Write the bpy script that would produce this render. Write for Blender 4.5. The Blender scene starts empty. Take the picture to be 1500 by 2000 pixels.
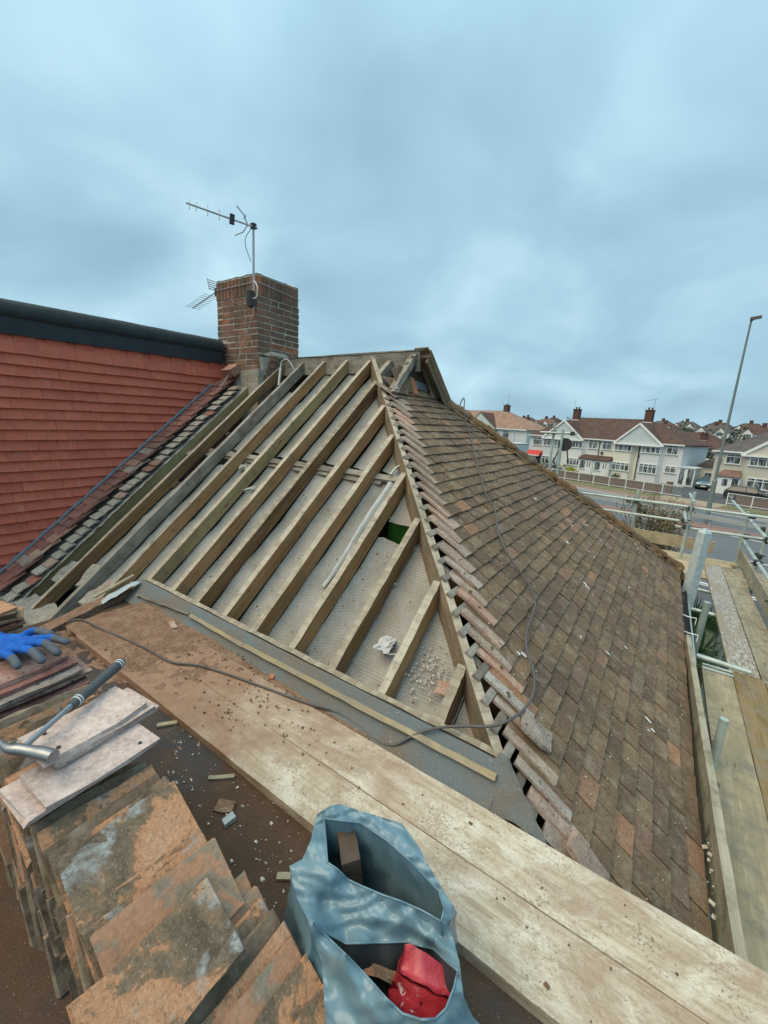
# Stripped hip roof of a semi-detached house, seen from the flat roof behind it.
# Units are metres; the origin is the eye point, +Z up, +X along the ridge, +Y towards the road.
import bpy, bmesh, math, random
from mathutils import Vector as V, Matrix, noise as mnoise
from mathutils.geometry import delaunay_2d_cdt

RND = random.Random(11)
sc = bpy.context.scene
col = sc.collection
rad = math.radians

# ------------------------------------------------------------------ camera
cam = bpy.data.objects.new("camera", bpy.data.cameras.new("camera"))
col.objects.link(cam)
cam.data.sensor_fit = 'HORIZONTAL'
cam.data.sensor_width = 36.0
cam.data.lens = 36.0 * 812.0 / 1500.0
cam.data.clip_start = 0.02
cam.data.clip_end = 3000.0
cam.matrix_world = Matrix(((0.81886414, -0.16580307, 0.54951875, 0),
                           (0.57168780, 0.14997934, -0.80664692, 0),
                           (0.05132808, 0.97468741, 0.21760030, 0),
                           (0, 0, 0, 1)))
sc.camera = cam

# ------------------------------------------------------------------ sky and light
SUN_EL, SUN_AZ = rad(58), rad(215)      # azimuth from +Y, clockwise
world = bpy.data.worlds.new("World")
sc.world = world
world.use_nodes = True
wt = world.node_tree
wt.nodes.clear()
def wn(t, **k):
    n = wt.nodes.new(t)
    for a, b in k.items():
        setattr(n, a, b)
    return n
def wl(a, b): wt.links.new(a, b)
w_out = wn('ShaderNodeOutputWorld')
w_bg = wn('ShaderNodeBackground')
w_bg.inputs['Strength'].default_value = 0.080
wl(w_bg.outputs[0], w_out.inputs[0])
w_sky = wn('ShaderNodeTexSky', sky_type='NISHITA')
w_sky.sun_disc = False
w_sky.sun_elevation = SUN_EL
w_sky.sun_rotation = SUN_AZ
w_sky.dust_density = 3.0
w_tc = wn('ShaderNodeTexCoord')
w_sep = wn('ShaderNodeSeparateXYZ'); wl(w_tc.outputs['Generated'], w_sep.inputs[0])
w_z = wn('ShaderNodeMath', operation='MAXIMUM'); wl(w_sep.outputs['Z'], w_z.inputs[0]); w_z.inputs[1].default_value = 0.0
w_d = wn('ShaderNodeMath', operation='ADD'); wl(w_z.outputs[0], w_d.inputs[0]); w_d.inputs[1].default_value = 0.42
w_x = wn('ShaderNodeMath', operation='DIVIDE'); wl(w_sep.outputs['X'], w_x.inputs[0]); wl(w_d.outputs[0], w_x.inputs[1])
w_y = wn('ShaderNodeMath', operation='DIVIDE'); wl(w_sep.outputs['Y'], w_y.inputs[0]); wl(w_d.outputs[0], w_y.inputs[1])
w_c = wn('ShaderNodeCombineXYZ'); wl(w_x.outputs[0], w_c.inputs[0]); wl(w_y.outputs[0], w_c.inputs[1])
w_n1 = wn('ShaderNodeTexNoise'); wl(w_c.outputs[0], w_n1.inputs['Vector'])
w_n1.inputs['Scale'].default_value = 2.0; w_n1.inputs['Detail'].default_value = 6.0; w_n1.inputs['Roughness'].default_value = 0.46; w_n1.inputs['Distortion'].default_value = 0.35
w_r1 = wn('ShaderNodeValToRGB'); wl(w_n1.outputs['Fac'], w_r1.inputs[0])
e = w_r1.color_ramp.elements
e[0].position = 0.30; e[0].color = (2.0, 3.3, 4.15, 1)
e[1].position = 0.72; e[1].color = (3.95, 5.75, 6.5, 1)
m = w_r1.color_ramp.elements.new(0.50); m.color = (2.65, 4.25, 5.15, 1)
# an overcast sky grows brighter towards the zenith
w_p = wn('ShaderNodeMath', operation='POWER'); wl(w_z.outputs[0], w_p.inputs[0]); w_p.inputs[1].default_value = 4.5
w_r2 = wn('ShaderNodeMapRange'); wl(w_p.outputs[0], w_r2.inputs['Value'])
w_r2.inputs['From Min'].default_value = 0.0; w_r2.inputs['From Max'].default_value = 1.0
w_r2.inputs['To Min'].default_value = 1.06; w_r2.inputs['To Max'].default_value = 2.8
w_m1 = wn('ShaderNodeVectorMath', operation='SCALE'); wl(w_r1.outputs[0], w_m1.inputs[0]); wl(w_r2.outputs[0], w_m1.inputs['Scale'])
# below the skyline the dome goes on in the same tone
w_mix = wn('ShaderNodeMix', data_type='RGBA'); w_mix.inputs['Factor'].default_value = 0.93
wl(w_sky.outputs[0], w_mix.inputs['A']); wl(w_m1.outputs[0], w_mix.inputs['B'])
wl(w_mix.outputs['Result'], w_bg.inputs['Color'])

sun = bpy.data.objects.new("sun", bpy.data.lights.new("sun", 'SUN'))
col.objects.link(sun)
sun.data.energy = 1.5
sun.data.angle = rad(50)
sun.data.color = (1.0, 0.75, 0.46)
sd = V((math.sin(SUN_AZ) * math.cos(SUN_EL), math.cos(SUN_AZ) * math.cos(SUN_EL), math.sin(SUN_EL)))
sun.rotation_euler = sd.to_track_quat('Z', 'Y').to_euler()
sun.location = sd * 50

sc.view_settings.view_transform = 'Standard'
sc.view_settings.look = 'None'
sc.view_settings.exposure = 0.84
sc.view_settings.gamma = 1.0
sc.render.engine = 'CYCLES'
sc.cycles.use_denoising = True
sc.cycles.max_bounces = 6

# ------------------------------------------------------------------ object helpers
WM = {}
def ob(name, me, parent=None, M=None, label=None, cat=None, group=None, kind=None):
    o = bpy.data.objects.new(name, me)
    col.objects.link(o)
    M = M if M is not None else Matrix.Identity(4)
    WM[o] = M
    if parent is not None:
        o.parent = parent
        o.matrix_basis = WM[parent].inverted() @ M
    else:
        o.matrix_basis = M
    if label: o['label'] = label
    if cat: o['category'] = cat
    if group: o['group'] = group
    if kind: o['kind'] = kind
    return o
def thing(name, loc, label, cat, group=None):
    o = ob(name, None, None, Matrix.Translation(V(loc)), label, cat, group)
    o.empty_display_size = 0.1
    return o
def frame(x, y, z, o):
    x, y, z, o = V(x), V(y), V(z), V(o)
    return Matrix(((x[0], y[0], z[0], o[0]), (x[1], y[1], z[1], o[1]), (x[2], y[2], z[2], o[2]), (0, 0, 0, 1)))

class MB:
    def __init__(s): s.v = []; s.f = []; s.m = []; s.sm = []
    def add(s, vs, fs, mi=0, sm=False):
        b = len(s.v)
        s.v += [tuple(v) for v in vs]
        for f in fs:
            s.f.append(tuple(b + i for i in f)); s.m.append(mi); s.sm.append(sm)
    def box(s, c, d, M=None, mi=0, top=None, jit=0.0, r=None):
        x, y, z = d[0] / 2, d[1] / 2, d[2] / 2
        P = [V((sx * x, sy * y, sz * z)) for sz in (-1, 1) for sy in (-1, 1) for sx in (-1, 1)]
        if jit:
            r = r or RND
            P = [p + V((r.uniform(-jit, jit), r.uniform(-jit, jit), r.uniform(-jit, jit))) for p in P]
        if M is not None:
            P = [M @ p for p in P]
        P = [p + V(c) for p in P]
        s.add(P, [(0, 2, 3, 1), (0, 1, 5, 4), (1, 3, 7, 5), (3, 2, 6, 7), (2, 0, 4, 6)], mi)
        s.add([P[4], P[5], P[7], P[6]], [(0, 1, 2, 3)], mi if top is None else top)
    def poly(s, pts, mi=0): s.add(pts, [tuple(range(len(pts)))], mi)
    def prism(s, pts, d, mi=0, mtop=None):
        """polygon pts extruded by vector d (pts wind so that +d faces out of the far cap)"""
        n = len(pts); d = V(d); a = [V(p) for p in pts]; b = [p + d for p in a]
        s.add(a + b, [tuple(range(n - 1, -1, -1))] + [(i, (i + 1) % n, n + (i + 1) % n, n + i) for i in range(n)], mi)
        s.add(b, [tuple(range(n))], mi if mtop is None else mtop)
    def tube(s, pts, r, n=8, mi=0, caps=True, sm=True, sx=1.0):
        pts = [V(p) for p in pts]
        rr = r if isinstance(r, (list, tuple)) else [r] * len(pts)
        rings = []; ref = None
        for i, p in enumerate(pts):
            t = (pts[min(i + 1, len(pts) - 1)] - pts[max(i - 1, 0)]).normalized()
            if ref is None:
                ref = t.cross(V((0, 0, 1)))
                if ref.length < 1e-3: ref = t.cross(V((0, 1, 0)))
            ref = (ref - t * ref.dot(t)).normalized()
            b = t.cross(ref)
            rings.append([p + (ref * math.cos(2 * math.pi * k / n) * sx + b * math.sin(2 * math.pi * k / n)) * rr[i] for k in range(n)])
        vs = [q for R in rings for q in R]
        fs = [(i * n + k, i * n + (k + 1) % n, (i + 1) * n + (k + 1) % n, (i + 1) * n + k) for i in range(len(pts) - 1) for k in range(n)]
        s.add(vs, fs, mi, sm)
        if caps:
            s.add(rings[0], [tuple(range(n - 1, -1, -1))], mi); s.add(rings[-1], [tuple(range(n))], mi)
    def grid(s, fn, nu, nv, mi=0, sm=True):
        vs = [fn(i / nu, j / nv) for j in range(nv + 1) for i in range(nu + 1)]
        w = nu + 1
        s.add(vs, [(j * w + i, j * w + i + 1, (j + 1) * w + i + 1, (j + 1) * w + i) for j in range(nv) for i in range(nu)], mi, sm)
    def mesh(s, name, mats):
        me = bpy.data.meshes.new(name)
        me.from_pydata(s.v, [], s.f)
        for m in mats: me.materials.append(m)
        me.polygons.foreach_set('material_index', s.m)
        me.polygons.foreach_set('use_smooth', s.sm)
        me.update()
        return me
    def build(s, name, mats, parent=None, M=None, **k):
        return ob(name, s.mesh(name, mats if isinstance(mats, (list, tuple)) else [mats]), parent, M, **k)

def bez(pts, n=8):
    """Catmull-Rom through pts"""
    P = [V(p) for p in pts]; P = [P[0] * 2 - P[1]] + P + [P[-1] * 2 - P[-2]]
    out = []
    for i in range(1, len(P) - 2):
        a, b, c, d = P[i - 1:i + 3]
        for k in range(n):
            t = k / n
            out.append(0.5 * ((2 * b) + (c - a) * t + (2 * a - 5 * b + 4 * c - d) * t * t + (3 * b - a - 3 * c + d) * t ** 3))
    out.append(P[-2])
    return out

# ------------------------------------------------------------------ material helper
class G:
    def __init__(s, name):
        s.mat = bpy.data.materials.new(name); s.mat.use_nodes = True
        s.t = s.mat.node_tree; s.t.nodes.clear()
        s.o = s.t.nodes.new('ShaderNodeOutputMaterial')
        s.b = s.t.nodes.new('ShaderNodeBsdfPrincipled')
        s.t.links.new(s.b.outputs[0], s.o.inputs[0])
        s.tc = s.t.nodes.new('ShaderNodeTexCoord')
        s._oi = None; s._ge = None
    def put(s, sock, v):
        if isinstance(v, bpy.types.NodeSocket): s.t.links.new(v, sock)
        elif isinstance(v, (tuple, list)) and len(v) == 3 and sock.type == 'RGBA': sock.default_value = (*v, 1)
        else: sock.default_value = v
    def n(s, t, ins=None, **k):
        nd = s.t.nodes.new(t)
        for a, b in k.items(): setattr(nd, a, b)
        for a, b in (ins or {}).items(): s.put(nd.inputs[a], b)
        return nd
    @property
    def obj(s): return s.tc.outputs['Object']
    @property
    def rand(s):
        """one random number per object and per loose piece of a joined mesh"""
        if s._oi is None:
            a = s.n('ShaderNodeObjectInfo').outputs['Random']
            g = s.n('ShaderNodeNewGeometry').outputs['Random Per Island']
            s._oi = s.math('FRACT', s.math('ADD', a, g))
        return s._oi
    @property
    def orand(s): return s.n('ShaderNodeObjectInfo').outputs['Random']
    @property
    def wpos(s): return s.n('ShaderNodeNewGeometry').outputs['Position']
    def math(s, op, a, b=0.0, c=None, clamp=False):
        nd = s.n('ShaderNodeMath', operation=op); nd.use_clamp = clamp
        s.put(nd.inputs[0], a); s.put(nd.inputs[1], b)
        if c is not None: s.put(nd.inputs[2], c)
        return nd.outputs[0]
    def map(s, vec, scale=(1, 1, 1), loc=(0, 0, 0), rot=(0, 0, 0)):
        nd = s.n('ShaderNodeMapping'); s.put(nd.inputs['Vector'], vec)
        nd.inputs['Scale'].default_value = scale; nd.inputs['Rotation'].default_value = rot; s.put(nd.inputs['Location'], loc)
        return nd.outputs[0]
    def shift(s, vec, r, k=37.0):
        c = s.n('ShaderNodeCombineXYZ'); q = s.math('MULTIPLY', r, k)
        s.put(c.inputs[0], q); s.put(c.inputs[1], s.math('MULTIPLY', q, 0.7)); s.put(c.inputs[2], s.math('MULTIPLY', q, 1.3))
        a = s.n('ShaderNodeVectorMath', operation='ADD'); s.put(a.inputs[0], vec); s.put(a.inputs[1], c.outputs[0])
        return a.outputs[0]
    def noise(s, vec, scale, detail=4.0, rough=0.55, dist=0.0):
        nd = s.n('ShaderNodeTexNoise'); s.put(nd.inputs['Vector'], vec)
        for a, b in (('Scale', scale), ('Detail', detail), ('Roughness', rough), ('Distortion', dist)): s.put(nd.inputs[a], b)
        return nd.outputs['Fac']
    def voro(s, vec, scale, feature='F1', rnd=1.0, out='Distance'):
        nd = s.n('ShaderNodeTexVoronoi', feature=feature); s.put(nd.inputs['Vector'], vec)
        s.put(nd.inputs['Scale'], scale); s.put(nd.inputs['Randomness'], rnd)
        return nd.outputs[out]
    def step(s, v, a, b):
        nd = s.n('ShaderNodeMapRange'); nd.clamp = True
        s.put(nd.inputs['Value'], v); s.put(nd.inputs['From Min'], a); s.put(nd.inputs['From Max'], b)
        return nd.outputs[0]
    def ramp(s, fac, stops, interp='LINEAR'):
        nd = s.n('ShaderNodeValToRGB'); s.put(nd.inputs[0], fac); cr = nd.color_ramp; cr.interpolation = interp
        cr.elements[0].position = stops[0][0]; cr.elements[0].color = (*stops[0][1], 1)
        cr.elements[1].position = stops[-1][0]; cr.elements[1].color = (*stops[-1][1], 1)
        for p, c in stops[1:-1]:
            e = cr.elements.new(p); e.color = (*c, 1)
        return nd.outputs[0]
    def mix(s, fac, a, b, mode='MIX'):
        nd = s.n('ShaderNodeMix', data_type='RGBA', blend_type=mode)
        s.put(nd.inputs['Factor'], fac); s.put(nd.inputs['A'], a); s.put(nd.inputs['B'], b)
        return nd.outputs['Result']
    def mul(s, c, k):
        """scale a colour by a value"""
        nd = s.n('ShaderNodeVectorMath', operation='SCALE'); s.put(nd.inputs[0], c); s.put(nd.inputs['Scale'], k)
        return nd.outputs[0]
    def bump(s, h, strength=0.5, dist=0.01, normal=None):
        nd = s.n('ShaderNodeBump'); s.put(nd.inputs['Height'], h)
        nd.inputs['Strength'].default_value = strength; nd.inputs['Distance'].default_value = dist
        if normal is not None: s.put(nd.inputs['Normal'], normal)
        return nd.outputs[0]
    def out(s, color, rough=0.85, normal=None, metal=0.0, spec=0.3, **k):
        s.put(s.b.inputs['Base Color'], color); s.put(s.b.inputs['Roughness'], rough)
        s.put(s.b.inputs['Metallic'], metal); s.put(s.b.inputs['Specular IOR Level'], spec)
        if normal is not None: s.put(s.b.inputs['Normal'], normal)
        for a, b in k.items(): s.put(s.b.inputs[a], b)
        return s.mat

M = {}
def plain(name, c, rough=0.7, var=0.15, scale=6.0, metal=0.0, spec=0.3, bump=0.0):
    g = G(name)
    n = g.noise(g.obj, scale, 5)
    c2 = g.mul(c, g.math('MULTIPLY_ADD', n, 2 * var, 1 - var))
    M[name] = g.out(c2, rough, g.bump(g.noise(g.obj, scale * 8, 3), bump, 0.01) if bump else None, metal, spec)
    return M[name]

# weathered timber: grain runs along the object's local X
def timber_mat(name, stops, dirt, dirtamt, rough=0.85, marks=False):
    g = G(name)
    v = g.shift(g.obj, g.orand)
    grain = g.noise(g.map(v, (2.2, 60, 60)), 1.0, 5, 0.6, 0.4)
    broad = g.noise(g.map(v, (1.6, 7, 7)), 1.0, 4, 0.55)
    f = g.math('ADD', g.math('MULTIPLY', grain, 0.5), g.math('MULTIPLY', broad, 0.5))
    f = g.math('ADD', f, g.math('MULTIPLY_ADD', g.orand, 0.26, -0.13), clamp=True)
    c = g.ramp(f, stops)
    d = g.step(g.noise(v, 9.0, 6, 0.65), 1 - dirtamt - 0.12, 1 - dirtamt + 0.12)
    c = g.mix(d, c, dirt)
    if marks:   # ghost lines where the tiling battens were nailed
        sxm = g.n('ShaderNodeSeparateXYZ'); g.put(sxm.inputs[0], g.obj)
        fr = g.math('FRACT', g.math('MULTIPLY', g.math('ADD', sxm.outputs[0], g.math('MULTIPLY', g.noise(v, 9, 2), 0.02)), 10.6))
        bandm = g.math('MULTIPLY', g.step(fr, 0.30, 0.36), g.step(fr, 0.72, 0.62))
        c = g.mix(g.math('MULTIPLY', g.math('MULTIPLY', bandm, g.noise(v, 5, 3)), 0.45), c, (0.50, 0.455, 0.37))
        c = g.mix(g.math('MULTIPLY', g.math('MULTIPLY', g.step(fr, 0.24, 0.29), g.step(fr, 0.36, 0.31)), 0.28), c, (0.13, 0.10, 0.07))
    knots = g.step(g.voro(g.map(v, (2.4, 9, 9)), 1.0), 0.10, 0.05)
    c = g.mix(g.math('MULTIPLY', knots, 0.6), c, (0.05, 0.03, 0.018))
    h = g.math('ADD', grain, g.math('MULTIPLY', g.noise(v, 45, 5), 0.7))
    M[name] = g.out(c, rough, g.bump(h, 0.5, 0.006), spec=0.15)
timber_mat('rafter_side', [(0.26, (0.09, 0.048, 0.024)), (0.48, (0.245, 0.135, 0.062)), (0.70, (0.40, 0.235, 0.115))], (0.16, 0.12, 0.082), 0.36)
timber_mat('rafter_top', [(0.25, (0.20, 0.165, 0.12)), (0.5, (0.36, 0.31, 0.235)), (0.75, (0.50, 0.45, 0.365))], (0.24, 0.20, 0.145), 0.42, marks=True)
timber_mat('grey_timber', [(0.25, (0.11, 0.098, 0.08)), (0.5, (0.24, 0.215, 0.175)), (0.78, (0.40, 0.37, 0.32))], (0.15, 0.12, 0.085), 0.42)
timber_mat('green_timber', [(0.25, (0.13, 0.10, 0.05)), (0.5, (0.29, 0.215, 0.105)), (0.78, (0.42, 0.33, 0.18))], (0.18, 0.15, 0.10), 0.36)
timber_mat('new_batten', [(0.25, (0.14, 0.10, 0.05)), (0.5, (0.34, 0.275, 0.16)), (0.78, (0.52, 0.45, 0.30))], (0.25, 0.215, 0.165), 0.5)
timber_mat('deck_wood', [(0.25, (0.13, 0.09, 0.04)), (0.45, (0.26, 0.19, 0.095)), (0.62, (0.36, 0.27, 0.145)), (0.8, (0.46, 0.37, 0.22))], (0.22, 0.195, 0.145), 0.45)
timber_mat('deck_wood_pale', [(0.22, (0.22, 0.17, 0.10)), (0.5, (0.41, 0.33, 0.21)), (0.8, (0.56, 0.48, 0.35))], (0.28, 0.24, 0.17), 0.40)
timber_mat('edge_board', [(0.25, (0.12, 0.105, 0.075)), (0.5, (0.27, 0.245, 0.18)), (0.78, (0.42, 0.385, 0.30))], (0.16, 0.14, 0.10), 0.42)

# wet, shiny deck board; its sheen is painted into the colour as pale streaks
g = G('wet_deck')
v = g.obj
str_ = g.noise(g.map(v, (16, 55, 55), rot=(0, 0, rad(60))), 1.0, 6, 0.65, 0.8)
band = g.noise(g.map(v, (1.2, 5, 5)), 1.0, 3)
c = g.mix(g.step(str_, 0.42, 0.66), (0.20, 0.155, 0.10), (0.52, 0.49, 0.43))
c = g.mix(g.step(band, 0.52, 0.62), c, (0.27, 0.215, 0.14))
M['wet_deck'] = g.out(c, g.math('MULTIPLY_ADD', str_, 0.3, 0.22), g.bump(str_, 0.4, 0.004), spec=0.5)

# the two walked-on boards: pale scraped wood, plaster dust, red-brown dirt towards the far end
g = G('scaffold_board')
v = g.shift(g.obj, g.orand)
grain = g.noise(g.map(v, (1.5, 45, 45)), 1.0, 6, 0.65, 0.5)
fleck = g.noise(g.map(v, (70, 150, 150), rot=(0, 0, rad(20))), 1.0, 6, 0.75)
patch = g.noise(g.map(v, (5, 9, 9)), 1.0, 6, 0.7, 0.6)
c = g.ramp(grain, [(0.25, (0.25, 0.195, 0.13)), (0.5, (0.45, 0.37, 0.265)), (0.75, (0.58, 0.51, 0.395))])
c = g.mix(g.math('MULTIPLY', g.step(g.math('MULTIPLY_ADD', patch, 0.9, g.math('MULTIPLY', fleck, 0.6)), 0.70, 0.86), 0.85), c, (0.64, 0.585, 0.485))
pits = g.step(g.math('MULTIPLY_ADD', g.noise(v, 95, 5, 0.75), 0.75, g.math('MULTIPLY', g.noise(v, 7, 4), 0.3)), 0.575, 0.66)
c = g.mix(g.math('MULTIPLY', pits, 0.85), c, (0.15, 0.10, 0.065))
stain = g.step(g.noise(g.map(v, (3.2, 5, 5)), 1.0, 9, 0.78, 0.8), 0.43, 0.60)
c = g.mix(g.math('MULTIPLY', stain, 0.75), c, (0.31, 0.22, 0.15))
sx = g.n('ShaderNodeSeparateXYZ'); g.put(sx.inputs[0], g.wpos)
far = g.math('ADD', g.step(sx.outputs[0], -0.55, -2.0), g.math('MULTIPLY_ADD', g.noise(g.wpos, 3.2, 6, 0.65, 0.5), 1.6, -0.85))
c = g.mix(g.step(far, 0.10, 0.75), c, g.mix(g.noise(g.wpos, 22, 5), (0.20, 0.115, 0.07), (0.36, 0.235, 0.16)))
M['scaffold_board'] = g.out(c, 0.85, g.bump(g.math('ADD', grain, g.math('ADD', fleck, g.noise(v, 70, 4))), 0.35, 0.004), spec=0.2)

# red-brown dirt
g = G('dirt')
n1 = g.noise(g.obj, 14, 8, 0.7); n2 = g.noise(g.obj, 70, 5, 0.7)
c = g.ramp(g.math('MULTIPLY_ADD', n2, 0.5, g.math('MULTIPLY', n1, 0.5)), [(0.3, (0.10, 0.06, 0.04)), (0.5, (0.24, 0.145, 0.095)), (0.7, (0.40, 0.28, 0.195))])
M['dirt'] = g.out(c, 0.95, g.bump(g.math('ADD', n1, n2), 0.9, 0.012), spec=0.1)

# mineral felt of the flat roof: brown staining over blue-grey
g = G('roof_felt')
n1 = g.noise(g.obj, 2.3, 6, 0.6, 0.4); n2 = g.noise(g.obj, 160, 3, 0.8); n3 = g.noise(g.obj, 9, 6, 0.65)
c = g.mix(g.step(n1, 0.42, 0.60), (0.080, 0.048, 0.030), (0.058, 0.054, 0.052))
c = g.mix(g.math('MULTIPLY', g.step(n3, 0.45, 0.7), 0.6), c, (0.115, 0.068, 0.04))
c = g.mul(c, g.math('MULTIPLY_ADD', n2, 1.2, 0.4))
c = g.mix(g.step(g.noise(g.obj, 240, 2, 0.5), 0.70, 0.74), c, (0.38, 0.34, 0.28))
M['roof_felt'] = g.out(c, 0.9, g.bump(g.math('ADD', n2, n3), 0.55, 0.006), spec=0.2)
g = G('apron_felt')
n1 = g.noise(g.obj, 3.0, 6, 0.6, 0.4); n2 = g.noise(g.obj, 180, 3, 0.8)
c = g.mix(g.step(n1, 0.40, 0.64), (0.125, 0.150, 0.155), (0.155, 0.125, 0.095))
c = g.mul(c, g.math('MULTIPLY_ADD', n2, 1.0, 0.5))
c = g.mix(g.step(g.noise(g.obj, 130, 3, 0.5), 0.69, 0.73), c, (0.45, 0.44, 0.40))
M['apron_felt'] = g.out(c, 0.8, g.bump(n2, 0.5, 0.005), spec=0.3)

# grey woven underlay, dimpled, dusty
g = G('underlay')
v = g.obj
dm = g.voro(g.map(v, (78, 78, 78)), 1.0, rnd=0.25)
n1 = g.noise(v, 4.0, 6, 0.65); n2 = g.noise(v, 90, 4, 0.7)
c = g.ramp(g.math('MULTIPLY_ADD', n1, 0.7, g.math('MULTIPLY', n2, 0.3)), [(0.3, (0.22, 0.20, 0.165)), (0.5, (0.35, 0.335, 0.295)), (0.72, (0.46, 0.45, 0.41))])
c = g.mix(g.math('MULTIPLY', g.step(g.noise(v, 1.7, 7, 0.7, 0.6), 0.48, 0.66), 0.55), c, (0.25, 0.205, 0.15))
c = g.mix(g.math('MULTIPLY', g.step(dm, 0.30, 0.55), 0.35), c, (0.16, 0.145, 0.12))
c = g.mix(g.step(g.noise(v, 60, 4, 0.7), 0.66, 0.72), c, (0.13, 0.10, 0.075))
M['underlay'] = g.out(c, 0.8, g.bump(g.math('MULTIPLY_ADD', n2, 0.3, g.math('MULTIPLY', dm, -1.0)), 0.75, 0.006), spec=0.25)

# old clay tiles of the hip: brown with lichen and grit
def tile_mat(name, stops, lichen, lich_amt, grit=True, bumpd=0.004):
    g = G(name)
    v = g.shift(g.obj, g.rand, 19)
    c = g.ramp(g.rand, stops)
    n1 = g.noise(v, 14, 6, 0.65); n2 = g.noise(v, 62, 6, 0.9)
    c = g.mul(c, g.math('MULTIPLY_ADD', n2, 2.2, g.math('MULTIPLY_ADD', n1, 0.8, -0.50)))
    big = g.noise(g.wpos, 1.3, 4, 0.6)
    c = g.mix(g.math('MULTIPLY', g.step(big, 0.46, 0.66), 0.5), c, (0.10, 0.075, 0.06))
    c = g.mix(g.math('MULTIPLY', g.step(n1, 0.52, 0.72), lich_amt), c, lichen)
    if grit:
        c = g.mix(g.step(g.noise(v, 95, 3, 0.6), 0.66, 0.71), c, (0.42, 0.37, 0.28))
        c = g.mix(g.step(g.noise(v, 75, 3, 0.6), 0.37, 0.32), c, (0.045, 0.035, 0.028))
    M[name] = g.out(c, 0.92, g.bump(g.math('MULTIPLY_ADD', n2, 0.8, n1), 0.7, bumpd), spec=0.15)
tile_mat('hip_tile', [(0.0, (0.20, 0.135, 0.084)), (0.3, (0.165, 0.11, 0.070)), (0.55, (0.128, 0.088, 0.06)), (0.8, (0.215, 0.143, 0.088)), (0.93, (0.17, 0.12, 0.09)), (0.985, (0.29, 0.165, 0.10)), (1.0, (0.31, 0.17, 0.10))],
         (0.27, 0.235, 0.165), 0.6)
tile_mat('clean_tile', [(0.0, (0.36, 0.27, 0.215)), (0.4, (0.30, 0.245, 0.20)), (0.7, (0.42, 0.255, 0.185)), (1.0, (0.36, 0.335, 0.29))], (0.42, 0.40, 0.35), 0.5)
tile_mat('verge_tile', [(0.0, (0.27, 0.11, 0.085)), (0.5, (0.33, 0.14, 0.105)), (0.8, (0.22, 0.10, 0.085)), (1.0, (0.42, 0.23, 0.165))], (0.20, 0.15, 0.13), 0.4)
tile_mat('pink_tile', [(0.0, (0.47, 0.355, 0.315)), (0.5, (0.52, 0.415, 0.37)), (1.0, (0.42, 0.335, 0.31))], (0.60, 0.52, 0.47), 0.5, grit=False)
tile_mat('maroon_tile', [(0.0, (0.30, 0.13, 0.11)), (0.5, (0.34, 0.20, 0.17)), (1.0, (0.27, 0.23, 0.20))], (0.42, 0.36, 0.32), 0.6)

# reclaimed tiles: big patches of bare orange clay, dark grime and grey mortar
g = G('reclaimed_tile')
v = g.shift(g.obj, g.rand, 23)
n1 = g.noise(v, 7.5, 8, 0.62, 0.5); n2 = g.noise(v, 120, 6, 0.8); n3 = g.noise(g.map(v, (1, 1, 1), (3, 9, 4)), 7.5, 5, 0.55, 0.7)
c = g.ramp(g.math('MULTIPLY_ADD', g.rand, 0.16, g.math('ADD', n1, -0.08)), [(0.34, (0.12, 0.088, 0.06)), (0.44, (0.20, 0.145, 0.098)), (0.49, (0.26, 0.165, 0.10)), (0.505, (0.47, 0.24, 0.13)), (0.68, (0.48, 0.28, 0.17)), (0.8, (0.42, 0.27, 0.185))])
c = g.mix(g.step(n3, 0.57, 0.64), c, (0.34, 0.345, 0.325))
c = g.mix(g.step(g.noise(v, 28, 6, 0.7), 0.56, 0.66), c, (0.13, 0.10, 0.07))
c = g.mul(c, g.math('MULTIPLY_ADD', n2, 1.7, 0.15))
c = g.mix(g.math('MULTIPLY', g.step(g.noise(v, 190, 4, 0.7), 0.60, 0.70), 0.7), c, (0.50, 0.44, 0.35))
c = g.mix(g.math('MULTIPLY', g.step(g.noise(v, 170, 4, 0.7), 0.42, 0.32), 0.7), c, (0.07, 0.05, 0.036))
M['reclaimed_tile'] = g.out(c, 0.93, g.bump(g.math('MULTIPLY_ADD', n2, 0.8, n3), 0.8, 0.005), spec=0.12)
g = G('grimy_tile')
v = g.shift(g.obj, g.rand, 29)
n1 = g.noise(v, 9, 6, 0.6, 0.6); n2 = g.noise(v, 80, 6, 0.75)
c = g.ramp(g.math('MULTIPLY_ADD', g.rand, 0.3, g.math('ADD', n1, -0.15)), [(0.3, (0.11, 0.08, 0.056)), (0.44, (0.20, 0.15, 0.105)), (0.54, (0.28, 0.225, 0.165)), (0.60, (0.40, 0.215, 0.13)), (0.78, (0.46, 0.27, 0.17))])
c = g.mul(c, g.math('MULTIPLY_ADD', n2, 1.1, 0.42))
M['grimy_tile'] = g.out(c, 0.95, g.bump(g.math('MULTIPLY_ADD', n2, 0.8, n1), 0.8, 0.005), spec=0.1)

# machine-made red tiles on the neighbour's dormer cheek, with lime bloom
g = G('red_tile')
v = g.shift(g.obj, g.rand, 31)
n1 = g.noise(v, 10, 5, 0.6); n2 = g.noise(v, 160, 4, 0.7)
c = g.ramp(g.rand, [(0.0, (0.52, 0.128, 0.080)), (0.5, (0.57, 0.148, 0.092)), (1.0, (0.48, 0.118, 0.078))])
c = g.mul(c, g.math('MULTIPLY_ADD', n2, 0.9, g.math('MULTIPLY_ADD', n1, 0.4, 0.35)))
bl = g.step(g.noise(g.map(v, (34, 9, 9)), 1.0, 5, 0.65), 0.56, 0.74)
c = g.mix(g.math('MULTIPLY', bl, 0.55), c, (0.52, 0.28, 0.22))
M['red_tile'] = g.out(c, 0.8, g.bump(n2, 0.3, 0.002), spec=0.25)

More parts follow.
